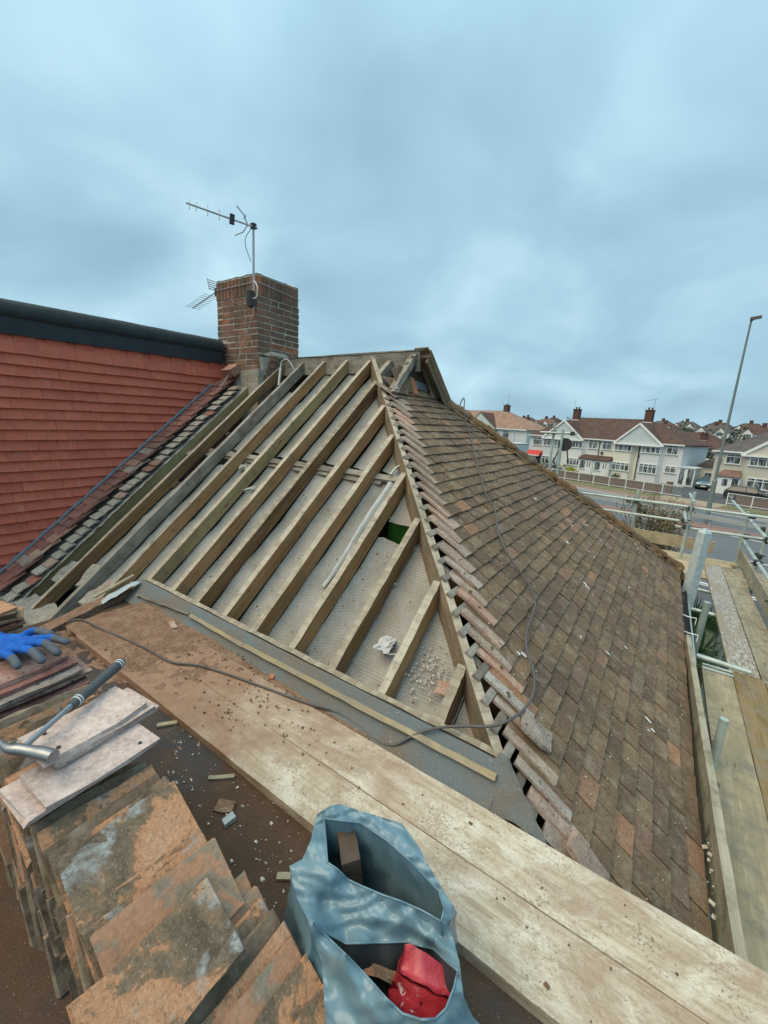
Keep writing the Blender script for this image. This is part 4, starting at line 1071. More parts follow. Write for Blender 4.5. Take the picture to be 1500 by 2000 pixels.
# dark pile by the kerb at the photo's left edge
zz = ZROOF + 0.008; r = random.Random(8)
for i in range(24):
    x = -2.74 + r.uniform(-0.03, 0.03); y1 = 0.60 + r.uniform(-0.03, 0.03)
    ms = GM if r.random() < 0.6 else MR
    yw = r.uniform(-0.25, 0.25)
    flat_tile((x + 0.265 * math.sin(yw), y1 - 0.265 * math.cos(yw)), (x, y1), zz, -1, ms[i % 5], 0, label='chipped tile in the dark pile by the felt kerb', cat='roof tile', group='tiles piled by the felt kerb')
    zz += 0.0148

# ================================================================== hammer
hm = thing('hammer', (-1.21, .235, -0.87), 'steel claw hammer with a black rubber grip lying on the pinkish tiles', 'hammer')
H0, H1, H2 = V((-1.42, .555, -0.848)), V((-1.305, .367, -0.852)), V((-1.222, .232, -0.856))
plain('rubber_grip', (0.085, 0.095, 0.10), 0.75, 0.3, 60, 0, 0.2, 0.4); plain('hammer_steel', (0.30, 0.32, 0.33), 0.38, 0.3, 25, 0.8, 0.5); plain('grip_ring', (0.55, 0.56, 0.55), 0.6)
b = MB(); hx = (H1 - H0).normalized()
b.tube([H0, H0 + hx * .006, H0 + hx * .05, H0 + hx * .12, H1 - hx * .03, H1], [0.012, 0.0165, 0.016, 0.0145, 0.0155, 0.012], 14); b.build('grip', M['rubber_grip'], hm)
for t in (0.012, 0.022, 0.19, 0.199):
    b = MB(); b.tube([H0 + hx * t, H0 + hx * (t + 0.004)], 0.0172 if t < .1 else 0.0160, 14); b.build('ring', M['grip_ring'], hm)
b = MB(); b.tube([H1, H1 + hx * .02, H2], [0.0095, 0.0085, 0.0085], 10, sx=0.8); b.build('shaft', M['hammer_steel'], hm)
hp_ = V((-hx.y, hx.x, 0)) * -1
b = MB(); b.tube(bez([H2 - hp_ * 0.095 + hx * .012 + V((0, 0, 0)), H2 - hp_ * 0.06 + hx * .006, H2, H2 + hp_ * .035 + hx * 0.0, H2 + hp_ * .085 - hx * .022], 5), [0.0165] * 5 + [0.0165, .0155, .0145, .014, .0135, .0135, .0135, .0135, .0125, .0115, .0105, .0095, .008, .007, .006, .0045], 10, sx=1.0)
b.build('head', M['hammer_steel'], hm)

# ================================================================== glove
plain('glove_blue', (0.022, 0.125, 0.48), 0.9, 0.45, 45, 0, 0.15, 0.5); plain('glove_grey', (0.085, 0.105, 0.125), 0.6, 0.35, 30, 0, 0.3, 0.4)
Z0 = -0.862
fingers = [  # base, middle, tip (x, y, z), radius
    [(-1.80, .415, .018), (-1.735, .455, .030), (-1.690, .487, .016), .0140],
    [(-1.775, .390, .022), (-1.705, .425, .034), (-1.640, .442, .014), .0150],
    [(-1.755, .360, .022), (-1.690, .385, .030), (-1.630, .395, .012), .0150],
    [(-1.76, .325, .018), (-1.705, .335, .024), (-1.655, .338, .010), .0135],
    [(-1.83, .385, .018), (-1.86, .44, .02), (-1.80, .475, .012), .0140]]
bmg = MB(); segs = []
def blob(c, s):
    bm = bmesh.new(); bmesh.ops.create_icosphere(bm, subdivisions=2, radius=1.0)
    bmg.add([V((v.co.x * s[0], v.co.y * s[1], v.co.z * s[2])) + V(c) for v in bm.verts], [tuple(v.index for v in f.verts) for f in bm.faces]); bm.free()
for a, m_, t, rr in fingers:
    P = bez([V(a) + V((0, 0, Z0)), V(m_) + V((0, 0, Z0)), V(t) + V((0, 0, Z0))], 6)
    for i in range(len(P)): blob(P[i], (rr, rr, rr * 0.85))
    bmg.tube(P, rr, 10); segs.append(P)
for c, s in [((-1.80, .365, .016), (.060, .062, .019)), ((-1.85, .345, .017), (.055, .058, .020)), ((-1.90, .32, .018), (.05, .055, .02)), ((-1.96, .30, .018), (.06, .05, .021))]:
    blob((c[0], c[1], c[2] + Z0), s)
me = bmg.mesh('work_glove', [M['glove_blue'], M['glove_grey']])
go = ob('work_glove', me, None, None, label='blue work glove with grey dipped fingers lying on the tile pile', cat='glove')
md = go.modifiers.new('r', 'REMESH'); md.mode = 'VOXEL'; md.voxel_size = 0.0035
md = go.modifiers.new('s', 'SMOOTH'); md.factor = 0.6; md.iterations = 6
dg = bpy.context.evaluated_depsgraph_get()
nm = bpy.data.meshes.new_from_object(go.evaluated_get(dg)); go.modifiers.clear()
nm.materials.clear(); nm.materials.append(M['glove_blue']); nm.materials.append(M['glove_grey'])
for v in nm.vertices:
    w = mnoise.noise(v.co * 38) * 0.0035 + mnoise.noise(V((v.co.x * 14, v.co.y * 60, 1))) * 0.002
    v.co.z += w
for p in nm.polygons:
    c = p.center; p.use_smooth = True; best = 9; bt = 0
    for P in segs:
        for i, q in enumerate(P):
            d = (q - c).length
            if d < best: best, bt = d, i / (len(P) - 1)
    p.material_index = 1 if (bt > 0.52 and best < 0.03) or (c.z < Z0 + 0.008 and bt > .2) else 0
go.data = nm

# ================================================================== carrier bag
ZB = -1.12
O_ = [(-0.629, 0.58), (-0.615, 0.612), (-0.634, 0.663), (-0.662, 0.706), (-0.672, 0.728), (-0.661, 0.768), (-0.643, 0.79), (-0.582, 0.81), (-0.462, 0.852), (-0.394, 0.826), (-0.345, 0.797), (-0.301, 0.774), (-0.256, 0.753), (-0.24, 0.744), (-0.25, 0.711), (-0.222, 0.69), (-0.197, 0.664), (-0.167, 0.619), (-0.14, 0.602), (-0.116, 0.599), (-0.092, 0.575), (-0.123, 0.515), (-0.197, 0.461), (-0.281, 0.422), (-0.326, 0.419), (-0.367, 0.43), (-0.4, 0.461), (-0.43, 0.488), (-0.465, 0.502), (-0.511, 0.526), (-0.56, 0.541), (-0.59, 0.556)]
H1_ = [(-0.647, 0.729), (-0.555, 0.782), (-0.47, 0.785), (-0.385, 0.777), (-0.297, 0.759), (-0.268, 0.733), (-0.262, 0.706), (-0.310, 0.698), (-0.36, 0.684), (-0.405, 0.668), (-0.45, 0.655), (-0.491, 0.645), (-0.527, 0.648), (-0.558, 0.645)]
H2_ = [(-0.493, 0.528), (-0.452, 0.533), (-0.411, 0.543), (-0.357, 0.585), (-0.305, 0.626), (-0.282, 0.635), (-0.252, 0.65), (-0.212, 0.647), (-0.193, 0.648), (-0.188, 0.618), (-0.187, 0.581), (-0.197, 0.555), (-0.219, 0.538), (-0.252, 0.524), (-0.289, 0.523), (-0.347, 0.527), (-0.398, 0.528)]
CP = [((-0.639, 0.785), -1.07), ((-0.46, 0.849), -1.08), ((-0.256, 0.753), -1.1), ((-0.646, 0.725), -1.09), ((-0.558, 0.786), -1.085), ((-0.387, 0.78), -1.095), ((-0.297, 0.759), -1.11), ((-0.489, 0.648), -1.13), ((-0.577, 0.622), -1.09), ((-0.52, 0.618), -1.1), ((-0.43, 0.66), -1.112), ((-0.317, 0.694), -1.105), ((-0.255, 0.702), -1.10), ((-0.36, 0.684), -1.10), ((-0.27, 0.703), -1.10),
      ((-0.413, 0.545), -1.21), ((-0.358, 0.587), -1.205), ((-0.306, 0.627), -1.19), ((-0.252, 0.65), -1.18), ((-0.194, 0.647), -1.1), ((-0.503, 0.571), -1.185), ((-0.397, 0.615), -1.165), ((-0.495, 0.527), -1.12), ((-0.398, 0.528), -1.1), ((-0.288, 0.521), -1.1), ((-0.218, 0.537), -1.1), ((-0.186, 0.579), -1.1), ((-0.167, 0.619), -1.13), ((-0.417, 0.479), -1.2), ((-0.359, 0.462), -1.2), ((-0.227, 0.483), -1.2), ((-0.134, 0.588), -1.2), ((-0.629, 0.58), -1.12), ((-0.56, 0.541), -1.16), ((-0.465, 0.502), -1.17), ((-0.234, 0.443), -1.3), ((-0.24, 0.744), -1.14)]
import numpy as np
_cp = np.array([c for c, z in CP]); _cz = np.array([z for c, z in CP])
_A = np.hypot(_cp[:, None, 0] - _cp[None, :, 0], _cp[:, None, 1] - _cp[None, :, 1])
_w = np.linalg.solve(_A + 1e-4 * np.eye(len(_cp)), _cz + 1.14)
def bagz(p):
    z = float(np.hypot(_cp[:, 0] - p[0], _cp[:, 1] - p[1]) @ _w) - 1.14
    wx = p[0] + 0.02 * mnoise.noise(V((p[0] * 9, p[1] * 9, 2))); wy = p[1] - 0.16 * p[0] + 0.015 * mnoise.noise(V((p[0] * 11, p[1] * 11, 7)))
    z += 0.040 * (0.22 - abs(mnoise.noise(V((wx * 4.0, wy * 15, 1.5)))))
    tri = lambda t: abs((t % 1.0) * 2 - 1) - 0.5
    nz = mnoise.noise(V((p[0] * 7, p[1] * 7, 3.3))); nz2 = mnoise.noise(V((p[0] * 16, p[1] * 16, 6.1)))
    z += 0.010 * tri(wy * 15 + wx * 3 + 1.1 * nz) + 0.007 * tri(wx * 17 - wy * 12 + 1.3 * nz + .4 * nz2) + 0.0035 * tri(wy * 41 + wx * 22 + 1.2 * nz2)
    return z
def P3(p, dz=0.0):
    z = bagz(p) + dz
    return V((p[0] * z / ZB, p[1] * z / ZB, z))
def dens(L, n=3):
    out = []
    for i in range(len(L)):
        a, b_ = V(L[i]), V(L[(i + 1) % len(L)])
        for k in range(n): out.append(tuple(a.lerp(b_, k / n)))
    return out
def inside(p, L):
    c = False; j = len(L) - 1
    for i in range(len(L)):
        if (L[i][1] > p[1]) != (L[j][1] > p[1]) and p[0] < (L[j][0] - L[i][0]) * (p[1] - L[i][1]) / (L[j][1] - L[i][1]) + L[i][0]: c = not c
        j = i
    return c
Od, Ad, Bd = dens(O_, 5), dens(H1_, 5), dens(H2_, 5)
pts2 = []; edges = []
for L in (Od, Ad, Bd):
    s0 = len(pts2); pts2 += [V((*p, )) for p in L]; edges += [(s0 + i, s0 + (i + 1) % len(L)) for i in range(len(L))]
r = random.Random(2)
x = -0.68
while x < -0.08:
    y = 0.41
    while y < 0.86:
        p = (x + r.uniform(-.002, .002), y + r.uniform(-.002, .002))
        if inside(p, Od) and not inside(p, Ad) and not inside(p, Bd): pts2.append(V(p))
        y += 0.0065
    x += 0.0065
vo, _, fo, *_ = delaunay_2d_cdt([V((p[0], p[1])) for p in pts2], edges, [], 0, 1e-5)
b = MB(); FF = []
for f in fo:
    c = sum((vo[i] for i in f), V((0, 0))) / 3
    if inside(c, Od) and not inside(c, Ad) and not inside(c, Bd): FF.append(tuple(f))
b.add([P3(v) for v in vo], FF, 0, True)
def wall(L, out, z1, n=7, bulge=0.0, mi=0):
    c = sum((V(p) for p in L), V((0, 0))) / len(L); K = len(L); vs = []
    for j in range(n + 1):
        t = j / n
        for p in L:
            q = c + (V(p) - c) * (1 + out * t + bulge * math.sin(math.pi * t))
            base = P3(p); tgt = V((q.x, q.y, z1))
            w = base.lerp(tgt, t ** 1.0)
            if j:
                dn = (V((p[0], p[1])) - c).normalized(); k_ = 0.034 * (0.22 - abs(mnoise.noise(V((p[0] * 15, p[1] * 15, t * 2.2))))) + 0.014 * (0.22 - abs(mnoise.noise(V((p[0] * 45, p[1] * 45, t * 6)))))
                w += V((dn.x, dn.y, 0)) * k_ * math.sin(math.pi * min(.9, t + .12))
            vs.append(w)
    b.add(vs, [(j * K + i, j * K + (i + 1) % K, (j + 1) * K + (i + 1) % K, (j + 1) * K + i) for j in range(n) for i in range(K)], mi, True)
wall(Od, 0.04, ZROOF + 0.006, 16, 0.05)
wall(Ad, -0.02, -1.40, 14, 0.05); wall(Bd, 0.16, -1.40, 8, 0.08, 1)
g = G('carrier_plastic')
n1 = g.noise(g.map(g.obj, (9, 22, 14), rot=(0, 0, rad(35))), 1.0, 5, 0.55, 1.6); n2 = g.noise(g.map(g.obj, (60, 30, 40), rot=(0, 0, rad(-25))), 1.0, 4, 0.6, 1.2)
nr_ = g.n('ShaderNodeTexNoise', {'Vector': g.map(g.obj, (11, 24, 16), rot=(0, 0, rad(40)))}, noise_type='RIDGED_MULTIFRACTAL'); nr_.inputs['Scale'].default_value = 1.0; nr_.inputs['Detail'].default_value = 3.0; n3 = g.math('MULTIPLY', nr_.outputs['Fac'], 0.5)
c = g.mix(g.step(n1, 0.35, 0.7), (0.115, 0.20, 0.245), (0.155, 0.25, 0.295))
M['carrier_plastic'] = g.out(c, 0.34, g.bump(n3, 0.12, 0.006), spec=0.5)
for L in (Ad, Bd):
    b.tube([P3(p, .001) for p in L] + [P3(L[0], .001)], 0.0024, 5, 0, caps=False)
plain('bag_inside_shade', (0.045, 0.058, 0.066), 0.7, .3, 12)  # same plastic, darkened in colour to stand for the shade inside the bag
bag = b.build('carrier_bag', [M['carrier_plastic'], M['bag_inside_shade']], None, label='crumpled blue-grey plastic carrier bag standing open on the roof', cat='bag')
# what the bag holds
block('wood_block', (-0.545, 0.735, -1.26), (0.105, 0.05, 0.26), (0.12, 0.0, -0.70), plain('dark_wood', (0.085, 0.06, 0.045), .9, .5, 18, bump=.5), None, 0.003, label='dark brown wood offcut standing inside the far side of the bag', cat='wood offcut')
for c, d, r_, l in [((-0.374, 0.650, -1.255), (0.085, 0.022, 0.03), (0.5, 0.05, 0.62), 'curved shard of orange tile in the bag, the upper of two'), ((-0.366, 0.617, -1.26), (0.11, 0.024, 0.03), (0.5, 0.05, 0.36), 'longer shard of orange tile in the bag, the lower of two')]:
    block('tile_shard', c, d, r_, M['reclaimed_tile'], None, 0.012, label=l, cat='tile shard', group='tile shards in the bag')
crumple('rubble', (-0.39, 0.64, -1.42), (0.24, 0.15, 0.055), plain('dark_rubble', (0.035, 0.03, 0.026), 0.95, 0.4, 20, bump=.8), None, 5, amp=0.25, label='dark rubble in the bottom of the blue bag', cat='rubble')
g = G('red_packet')
n1 = g.noise(g.obj, 26, 4, 0.5, 1.5)
sx = g.n('ShaderNodeSeparateXYZ'); g.put(sx.inputs[0], g.obj)
low = g.step(sx.outputs[2], -0.006, -0.030)
c = g.mix(g.step(g.noise(g.obj, 9, 3), 0.4, 0.7), (0.33, 0.012, 0.028), (0.52, 0.055, 0.07))
c = g.mix(g.math('MULTIPLY', low, g.step(n1, 0.60, 0.64)), c, (0.62, 0.50, 0.52))
c = g.mix(g.math('MULTIPLY', low, g.step(n1, 0.40, 0.36)), c, (0.10, 0.005, 0.01))
M['red_packet'] = g.out(c, 0.35, g.bump(g.noise(g.obj, 40, 5, 0.6, 1), 0.4, 0.004), spec=0.5)
b = MB()
PK_ = lambda p, z: V((p[0] * z / -1.2, p[1] * z / -1.2, z))
top_ = [PK_(p, z) for p, z in (((-0.329, 0.666), -1.165), ((-0.298, 0.676), -1.16), ((-0.221, 0.687), -1.18), ((-0.19, 0.646), -1.19), ((-0.269, 0.622), -1.185), ((-0.312, 0.613), -1.20))]
cc = sum(top_, V()) / 6
L0 = [p - cc for p in top_]
b.add(L0, [(0, 1, 5), (1, 2, 3, 4), (1, 4, 5)], 0)
low_ = [PK_(p, z) - cc for p, z in (((-0.31, 0.566), -1.27), ((-0.265, 0.562), -1.24), ((-0.211, 0.578), -1.24), ((-0.19, 0.60), -1.24))]
mid_ = [PK_(p, z) - cc for p, z in (((-0.315, 0.592), -1.245), ((-0.268, 0.594), -1.215), ((-0.21, 0.612), -1.215), ((-0.185, 0.625), -1.215))]
b.add([L0[5], L0[4], L0[3]] + mid_ + low_, [(0, 3, 4, 1), (1, 4, 5, 6, 2), (3, 7, 8, 4), (4, 8, 9, 5), (5, 9, 10, 6)], 0)
b.add([L0[0], L0[5], mid_[0], low_[0], L0[0] + V((-.01, -.03, -.16)), low_[0] + V((-.01, 0, -.09))], [(0, 4, 2, 1), (2, 4, 5, 3)], 0)
b.add([L0[2], L0[3], mid_[3], low_[3], L0[2] + V((0, 0, -.15))], [(0, 1, 2, 4), (2, 3, 4)], 0)
b.add(low_ + [p + V((0, -0.005, -0.10)) for p in low_], [(i, i + 4, i + 5, i + 1) for i in range(3)], 0)
pm_ = bmesh.new(); tmp = b.mesh('red_packet', [M['red_packet']]); pm_.from_mesh(tmp)
bmesh.ops.remove_doubles(pm_, verts=pm_.verts[:], dist=0.002); bmesh.ops.triangulate(pm_, faces=pm_.faces[:]); bmesh.ops.subdivide_edges(pm_, edges=pm_.edges[:], cuts=3, use_grid_fill=True)
for v in pm_.verts: v.co += V(mnoise.noise_vector(v.co * 45)) * 0.0042
pm_.to_mesh(tmp); pm_.free()
for p_ in tmp.polygons: p_.use_smooth = True
pk = ob('red_packet', tmp, None, Matrix.Translation(cc), label='crumpled shiny red packet in the mouth of the blue bag', cat='packet')

# ================================================================== bits lying about
def shard(name, c, d, rz_, mat, label, cat, jit=0.006, group=None, parent=None, rx=0.0):
    return block(name, c, d, (rx, 0, rz_), mat, parent, jit, label=label, cat=cat, group=group)
shard('wood_chip', (-1.72, .834, ZROOF + .008), (.085, .022, .010), 0.95, M['new_batten'], 'short pale wood chip on the felt between the pinkish tiles and the boards', 'wood chip', .002)
shard('wood_chip', (-1.273, .813, ZROOF + .006), (.10, .018, .008), 0.75, M['new_batten'], 'long yellowish wood splinter on the felt near the front board', 'wood chip', .004)
shard('wood_chip', (-0.793, .71, ZROOF + .006), (.045, .022, .008), 0.6, M['new_batten'], 'small pale wood chip on the felt just left of the blue bag', 'wood chip', .002)
shard('stone_chip', (-1.092, .719, ZROOF + .010), (.045, .028, .020), 1.5, M['milky_film'], 'whitish stone chip alone in the middle of the bare felt', 'stone')
shard('stone_chip', (-1.15, .742, ZROOF + .008), (.07, .045, .014), 0.5, M['dirt'], 'flat brown stone beside the whitish stone chip', 'stone', .010)
shard('tile_shard', (-1.60, 1.352, ZROOF + .025), (.06, .022, .04), 2.1, M['orange_tile'], 'small red tile shard sticking up at the foot of the apron', 'tile shard', .006)
shard('wood_chip', (-2.51, 1.30, -1.385), (.10, .035, .006), -0.3, M['clean_tile'], 'flat pale sliver lying in the dirt near the apron batten', 'wood chip', .005)
crumple('mortar_lump', V((-1.14, 1.70, zr(1.70))) - NR * 0.085, (0.045, 0.085, 0.018), plain('white_mortar', (0.52, 0.50, 0.47), 0.9, 0.2, 20, bump=0.8), None, 21, amp=0.7, label='whitish mortar lump on the underlay between two jack rafters', cat='mortar lump')
b = MB(); b.tube([V((-1.08, 1.70, zr(1.70) - .08)), V((-1.02, 1.72, zr(1.72) - .08))], 0.004, 6); b.build('nail', M['aluminium'], None, label='long nail beside the whitish mortar lump', cat='nail')
shard('wood_chip', V((-1.30, 1.98, zr(1.98))) - NR * .10, (.05, .012, .008), 0.5, M['new_batten'], 'tiny pale stick on the underlay below the tear', 'wood chip', .002, rx=.7)
shard('wood_chip', V((-0.86, 2.03, zr(2.03))) - NR * .10, (.045, .014, .010), 0.4, M['new_batten'], 'tiny pale stick on the underlay near the hip rafter', 'wood chip', .002, rx=.7)
shard('tile_shard', V((-0.74, 1.63, zr(1.63))) - NR * .09, (.075, .06, .016), 0.2, M['clean_tile'], 'brown tile shard on the underlay above the mortar crumbs', 'tile shard', .008, rx=.7)
shard('tile_shard', (0.045, 1.36, zh(0.045) + .14), (.05, .03, .012), 0.9, M['orange_tile'], 'small pinkish tile shard lying low on the hip beside the board', 'tile shard', .006)
# crumbs
def crumbs(name, n, fn, size, mat, label, cat='debris', seed=1, up=(0, 0, 1)):
    r = random.Random(seed); b = MB()
    for i in range(n):
        p = fn(r)
        if p is None: continue
        s = size * (0.35 + r.random() ** 2 * 1.3)
        Mx = Matrix.Rotation(r.uniform(0, 6.28), 3, V((r.uniform(-1, 1), r.uniform(-1, 1), r.uniform(-1, 1))).normalized())
        b.box(p, (s * r.uniform(.6, 1.6), s * r.uniform(.5, 1.1), s * r.uniform(.3, .8)), Mx, jit=s * .15, r=r)
    return b.build(name, mat, None, label=label, cat=cat, kind='stuff')
plain('crumb_pale', (0.50, 0.46, 0.38), 0.9, 0.4, 30); plain('crumb_brown', (0.16, 0.10, 0.065), 0.95, 0.4, 30)
crumbs('crumbs', 260, lambda r: V((r.uniform(-1.75, -0.62), r.uniform(.50, .865), ZROOF + .003)), 0.006, M['crumb_pale'], 'pale crumbs of mortar scattered over the flat roof felt', seed=3)
crumbs('crumbs', 520, lambda r: (lambda c: (lambda p: p if .875 < p.y < 1.40 else None)(V((c[0] + r.gauss(0, .12), c[1] + r.gauss(0, .07), -1.394))))(r.choice([(-2.5, 1.25), (-2.2, 1.3), (-1.9, 1.33), (-1.75, 1.35), (-1.5, 1.22), (-2.3, .98), (-1.6, 1.0), (-1.2, 1.15), (-2.0, 1.1)])) if r.random() < .85 else V((r.uniform(-2.7, .3), r.uniform(.88, 1.30), -1.396)), 0.0058, M['crumb_brown'], 'brown crumbs of soil on the two boards', seed=4)
crumbs('crumbs', 260, lambda r: (lambda x, y: V((x, y, zr(y))) - NR * .112)(r.gauss(-.84, .07), r.gauss(1.67, .05)), 0.0075, M['crumb_pale'], 'pale mortar crumbs on the underlay near the hip corner', seed=5)
crumbs('crumbs', 500, lambda r: (lambda x, y: V((x, y, zr(y))) - NR * .10)(r.uniform(-2.9, -.5), 1.5 + .9 * r.random() ** 2), 0.006, M['crumb_brown'], 'dark specks of dirt on the lower underlay', seed=6)
def on_hip(r):
    u = r.uniform(0.9, 4.05); x = -2.865 + u * HC; y = r.uniform(yhip(x) + .12, yfar(x) - .1)
    if y < 1.25: return None
    return hp(u, y, 0.068)
plain('crumb_moss', (0.12, 0.10, 0.05), .95, .4, 30)
def on_course(r):
    k = r.randrange(2, NROW); u = U0 + k * UG + r.uniform(0.004, 0.02); x = -2.865 + u * HC; y = yhip(x) + .15 + (yfar(x) - yhip(x) - .2) * r.random() ** 1.5
    return hp(u, y, 0.060) if y > 1.25 and mnoise.noise(V((y * 1.5, u * 1.5, 3))) > -0.1 else None
crumbs('grit', 3200, on_hip, 0.0042, M['crumb_pale'], 'pale grit and lichen flecks over the hip tiles', seed=7)
crumbs('grit', 1500, lambda r: on_course(r), 0.0085, M['crumb_moss'], 'moss crumbs lodged along the tile courses of the hip', seed=8)
crumbs('grit', 30, lambda r: V((0.385 + r.gauss(0, .010) + .022 * (3.8 - 1.9), r.uniform(1.5, 2.2), -1.835)), 0.011, M['crumb_pale'], 'grit caught between the lowest tiles and the edge board', seed=9)
# bird droppings
b = MB(); r = random.Random(4)
for (x, y) in [(-1.157, 2.992), (-1.086, 4.24), (-0.51, 2.046), (-0.803, 4.468), (-0.727, 4.913), (-0.552, 4.905), (-0.713, 3.973), (-0.524, 4.273), (-0.354, 2.761), (-0.211, 2.932), (-0.101, 3.179), (-0.456, 3.539), (-0.007, 4.88), (-0.163, 4.338), (-0.223, 5.892), (0.10, 2.638)]:
    u = (x + 2.865) / HC
    for q in range(r.randrange(1, 4)):
        c = hp(u + r.gauss(0, .025), y + r.gauss(0, .025), 0.074); a = r.uniform(0, 3); rr = r.uniform(.005, .012)
        P = [c + UH * (rr * r.uniform(.5, 1.3) * math.sin(k * math.pi / 4) * 1.8) + V((0, 1, 0)) * (rr * r.uniform(.5, 1.2) * math.cos(k * math.pi / 4)) for k in range(8)]
        b.prism(P, NH * -0.004)
b.build('bird_droppings', plain('dropping_white', (0.66, 0.66, 0.62), 0.8, 0.1, 40), None, label='white bird droppings splashed over the brown hip tiles', cat='bird droppings', kind='stuff')

# ================================================================== scaffold along the eaves and across the front
DZ = -2.10
scf = thing('scaffold', (0.9, 6.0, GROUND), 'tube scaffold with boarded deck, guard rails and edge boards along the eaves', 'scaffold')
WD = [M['wet_deck']] * 2; DW = [M['deck_wood']] * 2; timber_mat('deck_grey', [(0.22, (0.13, 0.11, 0.075)), (0.45, (0.24, 0.205, 0.145)), (0.6, (0.32, 0.265, 0.165)), (0.8, (0.42, 0.37, 0.27))], (0.20, 0.18, 0.14), 0.45); DG = [M['deck_grey']] * 2; DP = [M['deck_wood_pale']] * 2; EB = [M['edge_board']] * 2
up = (0, 0, 1)
board('deck_board', (0.83, 8.62, DZ), (0.855, 4.72, DZ), 0.222, 0.038, up, WD, scf)
board('deck_board', (1.06, 8.68, DZ - .004), (1.09, 4.66, DZ - .002), 0.222, 0.038, up, EB, scf)
board('deck_board', (0.65, 4.66, DZ - .006), (0.685, 0.4, DZ - .006), 0.222, 0.038, up, DG, scf)
board('deck_board', (0.875, 4.70, DZ), (0.91, 0.4, DZ), 0.222, 0.038, up, DW, scf)
board('deck_board', (1.11, 4.64, DZ - .003), (1.14, 0.4, DZ - .003), 0.222, 0.038, up, DP, scf)
board('deck_board', (1.36, 4.9, DZ - .003), (1.38, 0.4, DZ - .003), 0.222, 0.038, up, DP, scf)
for y_ in (4.60, 4.68):
    b = MB(); b.box((0.655, y_, DZ + .002), (0.224, 0.03, 0.006)); b.build('end_band', M['galvanised'], scf)
b = MB(); b.tube([(0.50, 4.80, DZ + .01), (0.90, 4.76, DZ + .01)], 0.028, 10); b.build('transom', M['galvanised'], scf)
board('edge_board', (0.370, 4.42, -1.75), (0.522, 0.5, -1.75), 0.036, 0.225, up, EB, scf)
board('edge_board', (1.215, 9.35, -1.872), (1.275, 3.0, -1.872), 0.036, 0.225, up, EB, scf)
for i in range(6):
    board('deck_board', (-3.2, 8.0 + i * 0.243, DZ - 0.045 - .003 * (i % 2)), (3.3 if i < 4 else 1.1 + .2 * (i % 2), 8.0 + i * 0.243, DZ - 0.045 - .003 * (i % 2)), 0.220, 0.038, up, DP, scf)
board('edge_board', (-2.5, 9.50, -1.86), (0.86, 9.46, -1.86), 0.036, 0.225, up, DP, scf)
def pole(p0, p1, name='pole', r_=0.0242): return tube1(name, [V(p0), V(p1)], r_, M['galvanised'], scf, 12)
def coup(p):
    b = MB(); b.box(p, (0.085, 0.085, 0.075), jit=0.008); b.tube([V(p) + V((-.07, -.02, .0)), V(p) + V((.08, .03, .01))], 0.010, 6); b.build('coupler', M['coupler'], scf)
pole((0.37, 8.9, GROUND), (0.395, 8.9, -0.95), 'standard')
pole((-0.44, 9.42, GROUND), (-0.46, 9.42, -1.10), 'standard')
pole((-2.10, 9.40, GROUND), (-2.17, 9.40, 0.10), 'standard')
pole((-1.70, 8.30, GROUND), (-1.76, 8.30, -0.02), 'standard')
pole((1.19, 9.30, GROUND), (1.20, 9.30, -1.22), 'standard')
pole((1.33, 8.45, GROUND), (1.36, 8.45, -1.0), 'standard')
pole((1.33, 5.9, GROUND), (1.34, 5.9, -0.7), 'standard')
pole((-3.4, 9.32, -1.27), (0.42, 9.32, -1.275), 'ledger'); pole((-3.4, 9.30, -1.545), (0.36, 9.30, -1.55), 'ledger')
pole((0.33, 8.95, -1.235), (2.6, 8.95, -1.235), 'ledger'); pole((0.22, 8.95, -1.60), (2.6, 8.95, -1.585), 'ledger')
pole((1.25, 12.2, -1.40), (1.27, 3.4, -1.325), 'guard_rail'); pole((1.25, 10.1, -1.78), (1.26, 3.2, -1.705), 'guard_rail')
pole((0.37, 9.9, -1.10), (0.40, 8.55, -1.085), 'guard_rail'); pole((0.33, 9.6, -1.42), (0.345, 8.6, -1.42), 'guard_rail')
pole((-2.42, 9.30, -0.10), (-1.70, 9.30, -0.085), 'ledger')
pole((0.40, 6.35, -2.16), (1.05, 6.32, -2.17), 'transom'); pole((0.42, 7.3, -2.17), (1.05, 7.28, -2.18), 'transom')
pole((0.44, 7.6, -2.12), (0.455, 4.45, -2.02), 'ledger'); pole((0.93, 6.7, -2.2), (0.92, 6.5, -4.5), 'brace')
pole((0.535, 3.16, -1.74), (0.54, 3.16, -3.2), 'standard', 0.0245)
for p in [(0.385, 8.93, -1.25), (0.375, 8.93, -1.585), (0.33, 8.72, -1.44), (1.22, 9.0, -1.25), (1.22, 9.0, -1.6), (1.26, 7.6, -1.36), (1.25, 7.9, -1.77), (-0.45, 9.38, -1.30), (-2.16, 9.35, -0.09), (-1.78, 9.30, -0.09), (1.27, 6.6, -1.92), (1.33, 8.5, -1.36), (1.33, 8.45, -1.78)]: coup(p)
# plastic sleeves over two standards
b = MB(); b.tube([V((0.435, 6.35, -2.20)), V((0.465, 6.35, -1.16)), V((0.466, 6.35, -1.11))], [0.080, 0.072, 0.03], 4, sm=False); b.build('plastic_sleeve', M['plastic_sleeve'], scf)
b = MB(); b.tube([V((0.535, 5.45, -2.55)), V((0.552, 5.45, -1.74))], 0.034, 10); b.build('plastic_sleeve', plain('sleeve_grey', (0.27, 0.335, 0.31), .35, .25, 12, 0, .5), scf)
